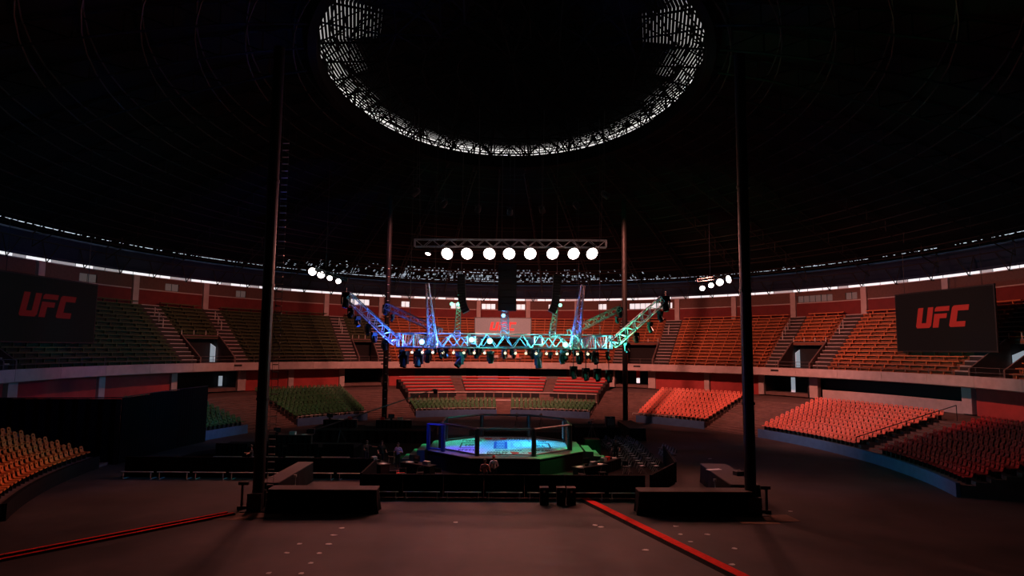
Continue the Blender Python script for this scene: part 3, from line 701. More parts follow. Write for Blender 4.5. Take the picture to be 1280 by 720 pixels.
# blue emblem block in the centre: striped square, ring next to it
b = MB()
for i in range(5): b.prism([(-.85, -1.55 + i * .74), (.15, -1.55 + i * .74), (.15, -1.12 + i * .74), (-.85, -1.12 + i * .74)], ZC, ZC + .004)
for x in (-.85, -.05): b.prism([(x, -1.6), (x + .2, -1.6), (x + .2, 1.9), (x, 1.9)], ZC, ZC + .005)
b.build('emblem', 'ink_blue', mt_)
b = MB()
for i in range(16):
    t1, t2 = 2 * pi * i / 16, 2 * pi * (i + 1) / 16
    b.prism([(.85 + .28 * cos(t1), .3 + 1.3 * sin(t1)), (.85 + .4 * cos(t1), .3 + 1.6 * sin(t1)), (.85 + .4 * cos(t2), .3 + 1.6 * sin(t2)), (.85 + .28 * cos(t2), .3 + 1.3 * sin(t2))], ZC, ZC + .004)
b.prism([(.4, -1.2), (.5, -1.2), (.5, 1.7), (.4, 1.7)], ZC, ZC + .004); b.build('emblem_ring', 'ink_pale', mt_)
for s in (-1, 1):
    b = MB()
    for q in ([(2.2, -1.3), (3.3, -1.3), (3.3, -1.05), (2.2, -1.05)], [(2.2, 1.05), (3.3, 1.05), (3.3, 1.3), (2.2, 1.3)], [(3.2, -1.1), (3.32, -1.1), (3.32, 1.1), (3.2, 1.1)]):
        q = [(x * s, y) for x, y in q]; b.prism(q if s > 0 else q[::-1], ZC, ZC + .004)
    b.build('corner_mark', 'ink_dark', mt_)
    bars(s * 2.6 - .35, -.5, s * 2.6 + .35, .5, 3, 'ink_dark', seed=8 + s)
    bars(s * 2.55 - .75, -2.6, s * 2.55 + .75, -1.8, 6, 'ink_dark', seed=11 + s); bars(s * 2.55 - .75, 1.9, s * 2.55 + .75, 2.7, 6, 'ink_dark', seed=14 + s)
b = MB()
for rr in (4.15,):
    pts = octo(rr)
    for k in range(8):
        p, q = Vector(pts[k]), Vector(pts[(k + 1) % 8]); n = Vector((-(q - p).y, (q - p).x)).normalized() * .035
        b.prism([tuple(p), tuple(q), tuple(q + n), tuple(p + n)], ZC, ZC + .003)
b.build('border_line', 'ink_pale', mt_)
HF = 1.75; V8 = octo(VR)
for k in range(8):
    x, y = V8[k]; x1, y1 = V8[(k + 1) % 8]
    b = MB(); b.tube((x, y, ZC), (x, y, ZC + HF), .17, 8); po = b.build('post', 'pad', cg)
    b = MB(); b.tube((x, y, ZC + HF), (x, y, ZC + HF + .08), .12, 8, .08); b.build('post_cap', 'pad', po)
    if k in (0, 7):
        rx, ry = x * 1.0, y * 1.0; d = Vector((-rx, -ry, 0)).normalized()
        b = MB(); b.box((x + d.x * .18, y + d.y * .18, ZC + .95), (.03, .16, 1.3), rz=math.atan2(d.y, d.x)); b.build('banner_strip', 'shirt_white', po)
    b = MB(); b.tube((x, y, ZC + HF), (x1, y1, ZC + HF), .075, 6); b.build('top_rail', 'pad', cg)
    b = MB(); b.tube((x, y, ZC + .06), (x1, y1, ZC + .06), .05, 5); b.build('bottom_rail', 'pad', cg)
    b = MB(); p = Vector((x, y, ZC + .08)); q = Vector((x1, y1, ZC + .08)); L = (q - p).length; d = (q - p) / L; n = 20
    for i in range(-9, n):
        for s in (1, -1):
            a0 = i * L / n * 1.0; h = HF - .14; run = h
            s0, s1 = a0, a0 + run; z0, z1 = 0, h
            if s1 <= 0 or s0 >= L: continue
            if s0 < 0: z0 = -s0; s0 = 0
            if s1 > L: z1 = h - (s1 - L); s1 = L
            if s < 0: s0, s1 = L - s0, L - s1
            P0 = p + d * s0 + Vector((0, 0, z0)); P1 = p + d * s1 + Vector((0, 0, z1)); b.tube(P0, P1, .0035, 3, caps=False)
    stuff(b.build('chain_link', 'black', cg))
# open gate standing at the left side
gx, gy = V8[4]
P = [(-5.42, -2.15), (-4.3, -2.95)]
b = MB()
for x, y in P: b.tube((x, y, ZC - .02), (x, y, ZC + HF + .05), .15, 8)
b.tube((*P[0], ZC + HF), (*P[1], ZC + HF), .09, 6).tube((*P[0], ZC + .1), (*P[1], ZC + .1), .07, 6)
g = b.build('gate', 'gate_blue', cg); g['label'] = 'blue padded gate standing open'
b = MB()
for i in range(14):
    u = i / 13; x = P[0][0] + (P[1][0] - P[0][0]) * u; y = P[0][1] + (P[1][1] - P[0][1]) * u; b.tube((x, y, ZC + .1), (x, y, ZC + HF), .006, 3)
stuff(b.build('gate_mesh', 'black', g))
# side steps up to the cage
for s, lab in ((1, 'right'), (-1, 'left')):
    t = thing('platform_steps', 'low wide steps with grey treads up to the %s side of the cage' % ('right' if s > 0 else 'left, gate'), 'steps', (OCX + s * 6.9, OCY - .2, 0))
    for k in range(3):
        b = MB(); b.box((s * (-.9 + k * .55), 0, (1.05 - .34 * k) / 2 + .02), (.56, 3.0 - .25 * k, 1.05 - .34 * k)); b.build('tread', 'apron', t)

# ------------------------------------------------------------------ stage truss pieces
def truss_thing(name, label, p, q, w0, h0=None, w1=None, bays=12, lights=None, cat='truss', group=None, mname='alu'):
    p = Vector(p); q = Vector(q); d = (q - p).normalized(); side = d.cross(Vector((0, 0, 1)))
    if side.length < .05: side = Vector((1, 0, 0))
    side.normalize(); upv = side.cross(d).normalized(); h0 = h0 or w0; w1 = w0 if w1 is None else w1; s1 = w1 / w0
    t = thing(name, label, cat, p, 0, group); q = q - p; p = Vector((0, 0, 0))
    def cor(u, i, j): s = 1 + (s1 - 1) * u; return p.lerp(q, u) + side * (i * w0 / 2 * s) + upv * (j * h0 / 2 * s)
    for i in (-1, 1):
        for j in (-1, 1):
            b = MB(); b.tube(cor(0, i, j), cor(1, i, j), .035, 5); b.build('chord', mname, t)
    b = MB()
    for k in range(bays):
        u, v = k / bays, (k + 1) / bays
        for i in (-1, 1): b.tube(cor(u, i, -1 if k % 2 else 1), cor(v, i, 1 if k % 2 else -1), .02, 4)
        for j in (-1, 1): b.tube(cor(u, -1 if k % 2 else 1, j), cor(v, 1 if k % 2 else -1, j), .02, 4)
    for u in (0, 1):
        for i in (-1, 1): b.tube(cor(u, i, -1), cor(u, i, 1), .03, 4); b.tube(cor(u, -1, i), cor(u, 1, i), .03, 4)
    b.build('lacing', mname, t)
    return t
def flood(loc, target, label, group, watts=0, col=WARM, dia=.62, size=120, lit=True):
    t = thing('floodlight', label, 'lamp', loc, 0, group)
    d = (Vector(target) - Vector(loc)).normalized(); rm = d.to_track_quat('-Z', 'Y').to_matrix()
    def tr(v): return tuple(rm @ Vector(v))
    b = MB(); n = 14
    for (r0, z0, r1, z1) in ((dia * .22, .34, dia * .42, .26), (dia * .42, .26, dia * .52, .0)):
        b.tube(tr((0, 0, z0)), tr((0, 0, z1)), r0, n, r1)
    b.build('housing', 'black', t)
    b = MB(); b.tube(tr((0, 0, -.035)), tr((0, 0, -.005)), dia * .48, n, dia * .5); b.build('lens', 'lens' if lit else 'lens_dark', t)
    b = MB(); b.path([tr((dia * .56, 0, .1)), (tr((dia * .56, 0, .1))[0], 0, .34), (-tr((dia * .56, 0, .1))[0], 0, .34), tr((-dia * .56, 0, .1))], .02, 4); b.tube((0, 0, .34), (0, 0, .5), .025, 5); b.build('yoke', 'black', t)
    if watts: lamp('SPOT', 'bulb', tuple(d * .45), watts, col, t, tuple(d * 5), size, .7, .3)
    return t
truss_thing('floodlight_truss', 'long horizontal aluminium truss carrying the row of white floodlights', (-8.3, -6, 16.25), (6.3, -6, 16.35), .5, .55, bays=22)
t = thing('truss_cables', 'thin steel cables holding up the floodlight truss', 'cable', (-1, -6, 16.6))
for x in (-6.9, -2.4, 2.4, 6.9):
    b = MB(); b.tube((x, 0, 0), (x * 1.05, 0, 10.3), .02, 4); b.build('cable', 'black', t)
XS = (-5.8, -4.3, -2.6, -1.1, .5, 2.2, 3.8, 5.2)
for i, x in enumerate(XS):
    z = 15.42 + .02 * i
    tx = x * 2.6; flood((x, -6.25, z), (tx, -34, 1), 'glowing floodlight in the row under the long high truss', 'row of glowing floodlights', FLOOD_W if i % 2 == 0 else 0, size=125, dia=.9)
    if i % 2: lamp('POINT', 'bulb', (x, -6.75, z - .1), 22, (1, .62, .52), None, radius=.2)  # added spill light that warms the truss
flood((-7.25, -6.25, 15.4), (-9, -9, 8), 'small unlit tilted floodlight at the left end of the long high truss', None, dia=.4, lit=True)
for i, (x, y, tx, ty, pw) in enumerate(((-9, -1, -38, 14, .22), (-7, 3, -30, 28, .5), (-4, 5, -13, 40, 1.1), (-1, 6, -1, 42, 1.25), (2, 5, 12, 40, 1.15), (5, 3, 30, 28, 1.25), (7, -1, 36, 9, 1.1))):
    t = flood((x, y, 21.5), (tx, ty, 5.5), 'floodlight hung from the dark roof and turned to the stands', 'floodlights hung from the roof', BACK_W * pw, size=66, dia=.5)
    b = MB(); b.tube((0, 0, .4), (0, 0, 6.0), .02, 4); b.build('hanger', 'black', t)
    dd = (Vector((tx, ty, 5.5)) - Vector((x, y, 21.5))).normalized(); b = MB(); b.tube(tuple(dd * -.02), tuple(dd * .42), .27, 16, .30, caps=False); b.build('hood', 'black', t)
# side clusters
for s, base in ((-1, (-16.9, -3, 14.1)), (1, (14.3, -3, 13.55))):
    bx, by, bz = base
    lab = 'left of the blue lit truss arms' if s < 0 else 'right of the green lit truss arms'
    truss_thing('side_light_bar', 'short sloping bar holding a cluster of lit lamps ' + lab, (bx - s * .4, by - .6, bz + .35), (bx + s * 2.6 if s > 0 else bx - .8, by + .8, bz + .9) if s > 0 else (bx + 2.6, by + .8, bz - .35), .22, bays=8, mname='black')
    for k in range(4):
        if s < 0: p = (bx + .1 + k * .62, by - .4 + .3 * k, bz + .18 - .22 * k)
        else: p = (bx + 2.3 - k * .62, by - .4 + .3 * k, bz + .5 - .22 * k)
        flood(p, (-30, -17, 2) if (s > 0 and k == 0) else (p[0] + s * -6, -40, 0), 'glowing lamp of the slanting cluster ' + lab, 'lamp cluster ' + lab, SIDE_W * (2.2 if s > 0 and k == 0 else 1) if k in (0, 2) else 0, dia=(.62, .56, .42, .42)[k], size=115)
    c = thing('cluster_cable', 'thin black cable to the lamp cluster ' + lab, 'cable', (bx + 1.0, by + .2, bz + .6))
    b = MB(); b.tube((0, 0, 0), (0, 0, 8.5), .02, 4); b.build('cable', 'black', c)

# ------------------------------------------------------------------ coloured rig over the cage
RX, RY0, RY1, RZ = -1.36, -12.7, 1.0, 8.78
truss_thing('rig_truss', 'front truss of the hanging rig, lit blue at one end and green at the other', (RX - 6.9, RY0, RZ), (RX + 6.9, RY0, RZ), .8, .9, bays=24)
truss_thing('rig_truss', 'rear truss of the hanging rig with short upright arms', (RX - 6.3, RY1, RZ + .1), (RX + 6.3, RY1, RZ + .1), .7, .8, bays=20)
truss_thing('rig_truss', 'side truss of the hanging rig at the blue lit end', (RX - 6.3, RY0 + .4, RZ), (RX - 6.3, RY1 - .4, RZ), .7, .8, bays=20)
truss_thing('rig_truss', 'side truss of the hanging rig at the green lit end', (RX + 6.3, RY0 + .4, RZ), (RX + 6.3, RY1 - .4, RZ), .7, .8, bays=20)
for x in (-2.2, 2.2):
    truss_thing('rig_truss', 'cross truss inside the hanging rig, ' + ('blue lit' if x < 0 else 'green lit') + ' side', (RX + x, RY0 + .38, RZ + .05), (RX + x, RY1 - .3, RZ + .05), .5, .5, bays=20)
ARMS = [((RX - 6.95, RY0 - .5, RZ - .1), (-11.1, -14.6, 11.45), .55, .45, 'long blue lit arm rising outwards from the front corner of the rig'),
        ((RX + 6.95, RY0 - .5, RZ - .1), (8.5, -14.6, 11.45), .55, .45, 'long green lit arm rising outwards from the front corner of the rig'),
        ((RX - 5.6, RY1, 9.75), (-12.3, 4.6, 12.1), .5, .45, 'short blue lit arm rising outwards from the rear corner of the rig'),
        ((RX + 5.6, RY1, 9.75), (9.2, 4.6, 12.1), .5, .45, 'short green lit arm rising outwards from the rear corner of the rig'),
        ((RX - 4.55, RY0 - .72, RZ - .4), (-6.15, -15.2, 12.2), .52, .16, 'steep blue lit ladder arm rising from the front truss, opposite the green side'),
        ((RX + 4.45, RY0 - .72, RZ - .4), (3.4, -15.2, 12.2), .52, .16, 'steep blue lit ladder arm rising from the front truss, on the green side'),
        ((RX - 4.1, RY1, 9.6), (-5.6, 4.0, 12.0), .5, .35, 'upright green lit arm of the rear truss next to the left speaker column'),
        ((RX + 4.1, RY1, 9.6), (3.3, 4.0, 12.0), .5, .35, 'upright green lit arm of the rear truss next to the right speaker column'),
        ((RX + .0, RY1, 9.6), (-1.4, 3.6, 12.0), .7, .6, 'upright blue lit arm of the rear truss below the centre speaker cluster')]
for p, q, w0, w1, lab in ARMS: truss_thing('sloping_truss', lab, p, q, w0, None, w1, bays=13)
rc = thing('rig_cables', 'thin steel cables from the roof to the corners of the hanging rig', 'cable', (RX, -6, RZ + .5))
for x, y in ((-6.2, -6.5), (6.2, -6.5), (-6.2, 6.8), (6.2, 6.8), (-4.6, -6.5), (4.8, -6.5)):
    b = MB(); b.tube((x, y, 0), (x, y, 14.5), .015, 4); b.build('cable', 'black', rc)
def moving_head(loc, rz, tilt, label, group, lens='lens_dark', sc=1.0, stub=.25):
    t = thing('moving_head_light', label, 'lamp', loc, rz, group)
    b = MB(); b.box((0, 0, -.1 * sc), (.42 * sc, .32 * sc, .2 * sc)); b.tube((0, 0, 0), (0, 0, stub * sc), .03 * sc, 5); b.build('base', 'plastic_black', t)
    b = MB()
    for s in (-1, 1): b.box((s * .22 * sc, 0, -.42 * sc), (.06 * sc, .16 * sc, .46 * sc))
    b.box((0, 0, -.23 * sc), (.46 * sc, .18 * sc, .06 * sc)); b.build('yoke', 'plastic_black', t)
    a = Vector((0, -sin(tilt), -cos(tilt))); c = Vector((0, 0, -.5 * sc))
    b = MB(); b.tube(c - a * .25 * sc, c + a * .3 * sc, .15 * sc, 8, .18 * sc); h = b.build('head', 'plastic_black', t)
    b = MB(); b.tube(c + a * .3 * sc, c + a * .32 * sc, .15 * sc, 8); b.build('lens', lens, h)
    return t
rnd = random.Random(3)
for i, x in enumerate((-6.4, -5.6, -4.9, -2.9, -.9, 2.2, 3.7, 4.9, 5.8)):
    big = 1.25 if i in (0, 1, 3, 5) else .95
    moving_head((RX + x, RY0 + (.4 if i % 2 else -.4), RZ - .45 - .22 * big), rnd.uniform(-1, 1), rnd.uniform(-.5, .9), 'black moving head lamp hanging under the front truss', 'moving heads under the front truss', sc=big)
for x in (-5, -2.4, 0, 2.4, 5):
    moving_head((RX + x, RY1 - .35, RZ - .51), rnd.uniform(-1, 1), rnd.uniform(-.4, .6), 'black moving head lamp hanging under the rear truss', 'moving heads under the rear truss')
for i, (x, dz) in enumerate(((4.75, 1.15), (5.55, 1.3), (6.3, 1.35), (7.05, 1.45))):
    t = moving_head((RX + x - .25, RY0 + .4, RZ - .75 - dz * .72), .3, .5, 'black moving head lamp on a long drop pole at the green end of the rig', 'moving heads on drop poles')
    b = MB(); b.tube((0, 0, 0), (0, 0, dz * .72 + .36), .03, 5); b.build('drop_pole', 'black', t)
for ai, n, lab in ((0, 5, 'long blue lit front arm'), (1, 4, 'long green lit front arm'), (2, 2, 'short blue lit rear arm'), (3, 2, 'short green lit rear arm')):
    p, q = Vector(ARMS[ai][0]), Vector(ARMS[ai][1])
    dv = (q - p).normalized(); sv = dv.cross(Vector((0, 0, 1))).normalized(); uv = sv.cross(dv); w0, w1 = ARMS[ai][2], ARMS[ai][3]
    for k in range(n):
        u = .2 + .7 * k / max(1, n - 1); ww = (w0 + (w1 - w0) * u) / 2; c = p.lerp(q, u) + sv * ww * (1 if k % 2 else -1) - uv * ww
        moving_head((c.x, c.y, c.z - .3), rnd.uniform(-1, 1), .5, 'black moving head lamp hanging from the ' + lab, 'moving heads on the ' + lab, sc=.8, stub=.38)
    c = q + (q - p).normalized() * .15; moving_head((c.x, c.y, c.z + .1), 0, .3, 'black moving head lamp at the tip of the ' + lab, None, sc=1.15)
pg = thing('par_lamp', 'x', 'lamp')
for k in range(18):
    x = -5.9 + k * .66
    if abs(x + .9) < .3: continue
    t = thing('par_lamp', 'small par lamp with a warm lit lens under the front truss', 'lamp', (RX + x, RY0 - .4, RZ - .72), 0, 'small warm lamps under the front truss')
    b = MB(); b.tube((0, .12, .06), (0, -.08, -.06), .07, 7, .11); b.build('can', 'plastic_black', t)
    b = MB(); b.tube((0, -.08, -.06), (0, -.09, -.065), .09, 7); b.build('lens', 'lens_yellow', t)
    b = MB(); b.tube((0, 0, 0), (0, 0, .28), .012, 4); b.build('hook', 'black', t)
bpy.data.objects.remove(pg)
GRN, BLU, CYA, PUR = (.06, 1.0, .42), (.03, .13, 1.0), (.05, .50, 1.0), (.22, .12, 1.0)
for x, y, z, ln, col, nm, pw in ((-.95, RY0 - .68, RZ - .02, 'lens_green', (.15, 1, .7), 'beside the middle of the front truss', 60), (-2.1, RY0 - .68, RZ + .05, 'lens_green', (.15, 1, .8), 'left of the brightest lamp on the front truss', 22),
                             (3.85, RY0 - .7, RZ - .2, 'lens_green', GRN, 'at the foot of the right ladder arm', 30), (-5.25, RY0 - .68, RZ - .12, 'lens_blue', BLU, 'at the foot of the left ladder arm', 90),
                             (-4.25, 3.6, 12.3, 'lens_green', GRN, 'inside the left upright green arm', 14), (-4.85, 3.6, 12.3, 'lens_green', GRN, 'outside the left upright green arm', 0),
                             (4.4, 3.6, 12.3, 'lens_green', GRN, 'inside the right upright green arm', 14), (5.0, 3.6, 12.3, 'lens_green', GRN, 'outside the right upright green arm', 0),
                             (-1.5 - RX, 1.75, 11.2, 'lens_blue', CYA, 'on the blue upright arm of the rear truss', 20)):
    t = thing('beam_lamp', ('blue' if ln == 'lens_blue' else 'green') + ' glowing beam lamp ' + nm, 'lamp', (RX + x, y, z))
    b = MB(); b.tube((0, .22, 0), (0, -.1, 0), .10, 9, .19); b.build('housing', 'plastic_black', t)
    b = MB(); b.tube((0, -.1, 0), (0, -.12, 0), .17, 10); b.build('lens', ln, t)
    if pw: lamp('POINT', 'bulb', (0, -.45, 0), pw, col, t, radius=.15)
# washes hidden among the truss: the coloured lamps that tint the metal and the canvas
def wash(loc, tgt, col, e, size, label, grp):
    t = moving_head(loc, math.atan2(tgt[0] - loc[0], -(tgt[1] - loc[1])), .6, label, grp, sc=.7)
    dl = Matrix.Rotation(-t.rotation_euler[2], 3, 'Z') @ (Vector(tgt) - Vector(loc)).normalized()
    l = lamp('SPOT', 'bulb', tuple(Vector((0, 0, -.35)) + dl * .48), e, col, t, None, size, .8, .12)
    l.rotation_euler = dl.to_track_quat('-Z', 'Y').to_euler()
    return t
for x, y, tx, ty, col, e in ((-1.95, -9, 0, -6, CYA, 2600), (1.95, -3, 1.5, -5, CYA, 2400), (-2.45, -6, -3.0, -8.6, PUR, 2600), (2.45, -6, 3.0, -5.5, (.05, .75, 1), 1700), (-1.95, -1.5, -3.6, -4.5, (.04, .95, .6), 1700), (-2.45, -10.5, .5, -9.3, (.06, .9, .7), 1400)):
    wash((RX + x, y, RZ - .38), (RX + tx, ty, ZC), col, e, 42, 'black wash lamp inside the rig aimed down at the canvas', 'wash lamps aimed at the canvas')
for x, y, tx, ty in ((5.95, -4, 5.4, -8.2), (5.95, -8, 6.6, -5), (-5.95, -4, -6.3, -4.5), (5.95, -11.5, 3.3, -11.3)):
    wash((RX + x, y, RZ - .58), (RX + tx, ty, 1.0), (.03, 1, .22), 2400, 30, 'black wash lamp inside the rig throwing green on the apron', 'green wash lamps over the apron')
wash((RX - 5.95, -10, RZ - .58), (-6.3, -8.9, 2.0), BLU, 700, 30, 'black wash lamp inside the rig throwing blue on the gate', 'wash lamp over the gate')
wash((RX - 5.95, -8.5, RZ - .58), (-8.5, -9.8, 1.2), (.45, .35, 1.0), 500, 16, 'black wash lamp inside the rig throwing violet on the man at the side', 'wash lamp over the walkway')
for x, y, z, tgt, col, e, sz, nm in ((-6.6, RY0 - .4, RZ - .62, (-10.0, -14.3, 10.8), BLU, 5500, 60, 'blue front'), (6.6, RY0 - .4, RZ - .62, (7.4, -14.2, 10.8), GRN, 3300, 60, 'green front'), (-5.95, RY1 - .3, RZ - .46, (-10.5, 3.4, 11.3), BLU, 4600, 55, 'blue rear'), (5.95, RY1 - .3, RZ - .46, (7.5, 3.4, 11.3), GRN, 2600, 55, 'green rear'),
                                (-4.0, RY0 - .4, RZ - .62, (-6.0, -14.4, 11), BLU, 4000, 50, 'blue ladder'), (3.9, RY0 - .4, RZ - .62, (3.2, -14.4, 11), BLU, 4800, 50, 'other blue ladder'), (-2.9, RY1 - .3, RZ - .46, (-5.2, 3.0, 11.3), GRN, 1300, 50, 'left upright green'), (2.9, RY1 - .3, RZ - .46, (2.9, 3.0, 11.3), GRN, 1300, 50, 'right upright green'), (0.6, RY1 - .3, RZ - .46, (-1.4, 3.0, 11.3), CYA, 2000, 50, 'upright blue')):
    wash((RX + x, y, z), tgt, col, e, sz, 'black uplight lamp colouring the %s arm of the rig' % nm, None)
for x, col, e in ((-5.6, BLU, 420), (-2.6, (.05, .35, 1), 260), (0.6, (.08, .8, 1), 200), (3.0, (.08, 1, .7), 260), (5.6, (.1, .9, .9), 300)):
    for y, nm in ((RY0 + .4, 'front'), (RY1 - .35, 'rear')):
        t = moving_head((RX + x, y, RZ - .66 if y < -5 else RZ - .5), 0, 2.6, 'black uplight lamp under the %s truss throwing colour on its lattice' % nm, 'uplights under the %s truss' % nm, sc=.6)
        for sg in (-1, 1): lamp('SPOT', 'bulb', (.1 * sg, -.3 if y < -5 else .3, .62), e * 3.0, col, t, (sg * 5, -.15, .75), 72, .5, .1)
# ------------------------------------------------------------------ loudspeakers over the cage
def line_array(x0, z0, sgn, label):
    t = thing('line_array', label, 'loudspeaker', (x0, -2, z0))
    x, z, a = 0.0, 0.0, 0.0
    for k in range(13):
        a = R_(3 + max(0, k - 6) * 4.2) * sgn; dz = .235
        b = MB(); rm = Matrix.Rotation(-a, 3, 'Y'); b.box((x, 0, z), (.62, .55, .22), mtx=rm); o = b.build('cabinet', 'plastic_black', t)
        b = MB(); b.box((x, -.29, z), (.56, .03, .18), mtx=rm); b.build('grille', 'black', o)
        x += sin(a) * dz; z -= cos(a) * dz
    b = MB(); b.box((x - sin(a) * .08, -.02, z + .08), (.6, .5, .03), mtx=Matrix.Rotation(-a, 3, 'Y')); b.build('end_plate', 'lens_green' if False else 'alu', t)
    b = MB(); b.tube((0, 0, .1), (0, 0, 11), .03, 4); b.box((0, 0, .16), (.7, .6, .08)); b.build('flying_frame', 'black', t)
line_array(-5.0, 14.15, 1, 'curved column of black loudspeakers left of the centre speaker cluster')
line_array(2.9, 14.2, -1, 'curved column of black loudspeakers right of the centre speaker cluster')
t = thing('speaker_cluster', 'big dark stack of loudspeaker boxes hanging in the middle under the floodlights', 'loudspeaker', (-1.2, -1.6, 11.4))
for k in range(7):
    b = MB(); b.box((0, 0, .28 + k * .56), (1.5, .9, .53)); o = b.build('cabinet', 'plastic_black', t)
    b = MB(); b.box((0, -.47, .28 + k * .56), (1.4, .03, .46)); b.build('grille', 'black', o)
b = MB(); b.tube((-.5, 0, 3.95), (-.5, 0, 13), .03, 4).tube((.5, 0, 3.95), (.5, 0, 13), .03, 4); b.build('flying_cable', 'black', t)

# ------------------------------------------------------------------ columns, base boxes
HW = 12.6; OXC = -1.23; YF, YB = -20.5, 13.3
for x, y, lab in ((OXC - HW, YF, 'near column with a rope ladder beside it'), (OXC + HW, YF, 'near column by the floor box with clutter on its lid'), (OXC - HW, YB, 'far column behind the blue lit truss arm'), (OXC + HW, YB, 'far column behind the green lit truss arm')):
    t = thing('steel_column', 'tall dark round steel ' + lab, 'column', (x, y, 0)); far = y > 0; r = .27 if far else .29
    b = MB(); b.tube((0, 0, .05), (0, 0, 24.5), r, 16); b.build('shaft', 'polemat', t)
    b = MB(); b.box((0, 0, .025), (1.3, 1.3, .05)); b.build('base_plate', 'black', t)
    for z in (11.4, 5.5, 17.0):
        b = MB(); b.tube((0, 0, z), (0, 0, z + .14), r + .04, 16); b.build('joint_collar', 'polemat', t)
    s = -1 if x < OXC else 1
    if not far:
        b = MB(); b.box((s * .85, .1, .65), (.1, .1, 1.3)); b.box((s * .8, .1, 1.28), (.5, .16, .16)); b.box((s * .75, .1, .08), (.55, .3, .16)); b.build('winch_bracket', 'black', t)
        b = MB(); b.box((0, -.45, .45), (.7, .2, .9)); b.box((s * .1, .45, .45), (.7, .2, .9)); b.build('base_sleeve', 'black', t)
# rope ladder hanging beside the near left column
t = thing('rope_ladder', 'hanging rope ladder with pale rungs beside the near column', 'ladder', (OXC - HW + .62, YF - .1, 0))
for s in (-.16, .16):
    b = MB(); b.tube((s, 0, .3), (s, 0, 22), .012, 4); b.build('rope', 'black', t)
rm_ = MB().tube((-.17, 0, 0), (.17, 0, 0), .028, 5).mesh('rung', 'steel')
for k in range(50): ob('rung', rm_, t, (0, 0, .5 + k * .38))
t = thing('rope_ladder', 'hanging rope ladder with pale rungs beside the far left column', 'ladder', (OXC - HW + .1, YB - .42, 0))
for s in (-.1, .1):
    b = MB(); b.tube((s, 0, .3), (s, 0, 18), .012, 4); b.build('rope', 'black', t)
rm_ = MB().tube((-.11, 0, 0), (.11, 0, 0), .03, 5).mesh('rung', 'steel')
for k in range(20): ob('rung', rm_, t, (0, 0, .5 + k * .85))
def draped_box(cx, cy, lx, ly, h, rz, label):
    t = thing('draped_floor_box', label, 'box', (cx, cy, 0), rz)
    b = MB(); n = 18; ring = []
    def rnd_rect(ex):
        pts = []
        for sx, sy, a0 in ((1, 1, 0), (-1, 1, 90), (-1, -1, 180), (1, -1, 270)):
            for k in range(4):
                a = R_(a0 + k * 30); pts.append((sx * (lx / 2 - .12) + (.12 + ex) * cos(a), sy * (ly / 2 - .12) + (.12 + ex) * sin(a)))
        return pts
    layers = [(0.01, .07), (.25, .05), (.6, .02), (h - .05, .0)]; V = []; F = []
    base = rnd_rect(0)
    per = []
    for i in range(len(base)):
        p, q = Vector(base[i]), Vector(base[(i + 1) % len(base)]); m_ = max(1, int((q - p).length / .35))
        for k in range(m_): per.append(p.lerp(q, k / m_))
    for li, (z, ex) in enumerate(layers):
        for i, p in enumerate(per):
            nn = p.normalized(); wv = ex * (1 + .9 * sin(i * 1.7)); V.append((p.x + nn.x * wv, p.y + nn.y * wv, z))
    k = len(per)
    for li in range(len(layers) - 1):
        for i in range(k): F.append((li * k + i, li * k + (i + 1) % k, (li + 1) * k + (i + 1) % k, (li + 1) * k + i))
    b.add(V, F); b.build('skirt', 'drape', t)
    b = MB(); b.prism([tuple(p) for p in per], h - .06, h); b.build('lid', 'lid', t)
    return t
draped_box(-10.4, -20.75, 5.4, 1.0, 1.18, .02, 'long low black draped box beside the near column with the rope ladder')
draped_box(-13.6, -16.6, .95, 6.2, 1.18, 0, 'long low black draped box running back from the near column with the rope ladder')
draped_box(8.4, -20.55, 5.8, 1.0, 1.18, .02, 'long low black draped box beside the near column, in front of the seats')
draped_box(11.75, -16.1, 1.6, 6.4, 1.18, -.05, 'long low black draped box running back from the near column, with clutter on its lid')
draped_box(11.0, 8.6, 1.5, 6.5, 1.15, 0, 'long low black draped box running forward from the far right column')
draped_box(-13.4, 8.6, 1.5, 6.5, 1.15, 0, 'long low black draped box running forward from the far left column')
for x, y, lab in ((-14.2, -21.85, 'near column by the rope ladder'), (11.2, -21.85, 'near column by the seats')):
    for k in range(2):
        b = MB(); b.box((0, 0, .01 + .012 * k), (1.9, 1.25, .012), rz=.12 * k); tag(b.build('plywood_sheet', 'ply', None, (x + (-.1 + 1.1 * k), y + .35 * k, 0)), 'flat brown plywood sheet at the foot of the ' + lab, 'plywood', 'plywood at the foot of the ' + lab)
# clutter on lids
def small(name, parts, label, cat, loc, rz=0, group=None):
    t = thing(name, label, cat, loc, rz, group)
    for nm, mb, mn in parts: mb.build(nm, mn, t)
    return t
b = MB(); b.box((0, 0, .01), (.9, .3, .02), rz=.3); tag(b.build('paper_sheet', 'paper', None, (11.3, -15.0, 1.18)), 'white paper lying on the lid of the floor box with clutter', 'paper')
small('tool_case', [('case_body', MB().box((0, 0, .11), (.55, .35, .22)), 'plastic_black'), ('handle', MB().path([(-.12, 0, .22), (-.12, 0, .29), (.12, 0, .29), (.12, 0, .22)], .015), 'steel')], 'small black case with bright handle on the lid of the cluttered floor box', 'case', (12.2, -16.6, 1.18), .4)
for x, y, lab in ((-12.4, -19.2, 'left'), (9.9, -19.4, 'right')):
    small('marker_post', [('stem', MB().tube((0, 0, .02), (0, 0, 1.42), .03, 6), 'white_trim'), ('foot', MB().box((0, 0, .02), (.3, .3, .04)), 'black'), ('head', MB().box((0, 0, 1.44), (.12, .1, .12)), 'white_trim')],
          'slim pale marker post behind the draped box beside the ' + ('rope ladder' if lab == 'left' else 'clutter lid'), 'post', (x, y, 0))

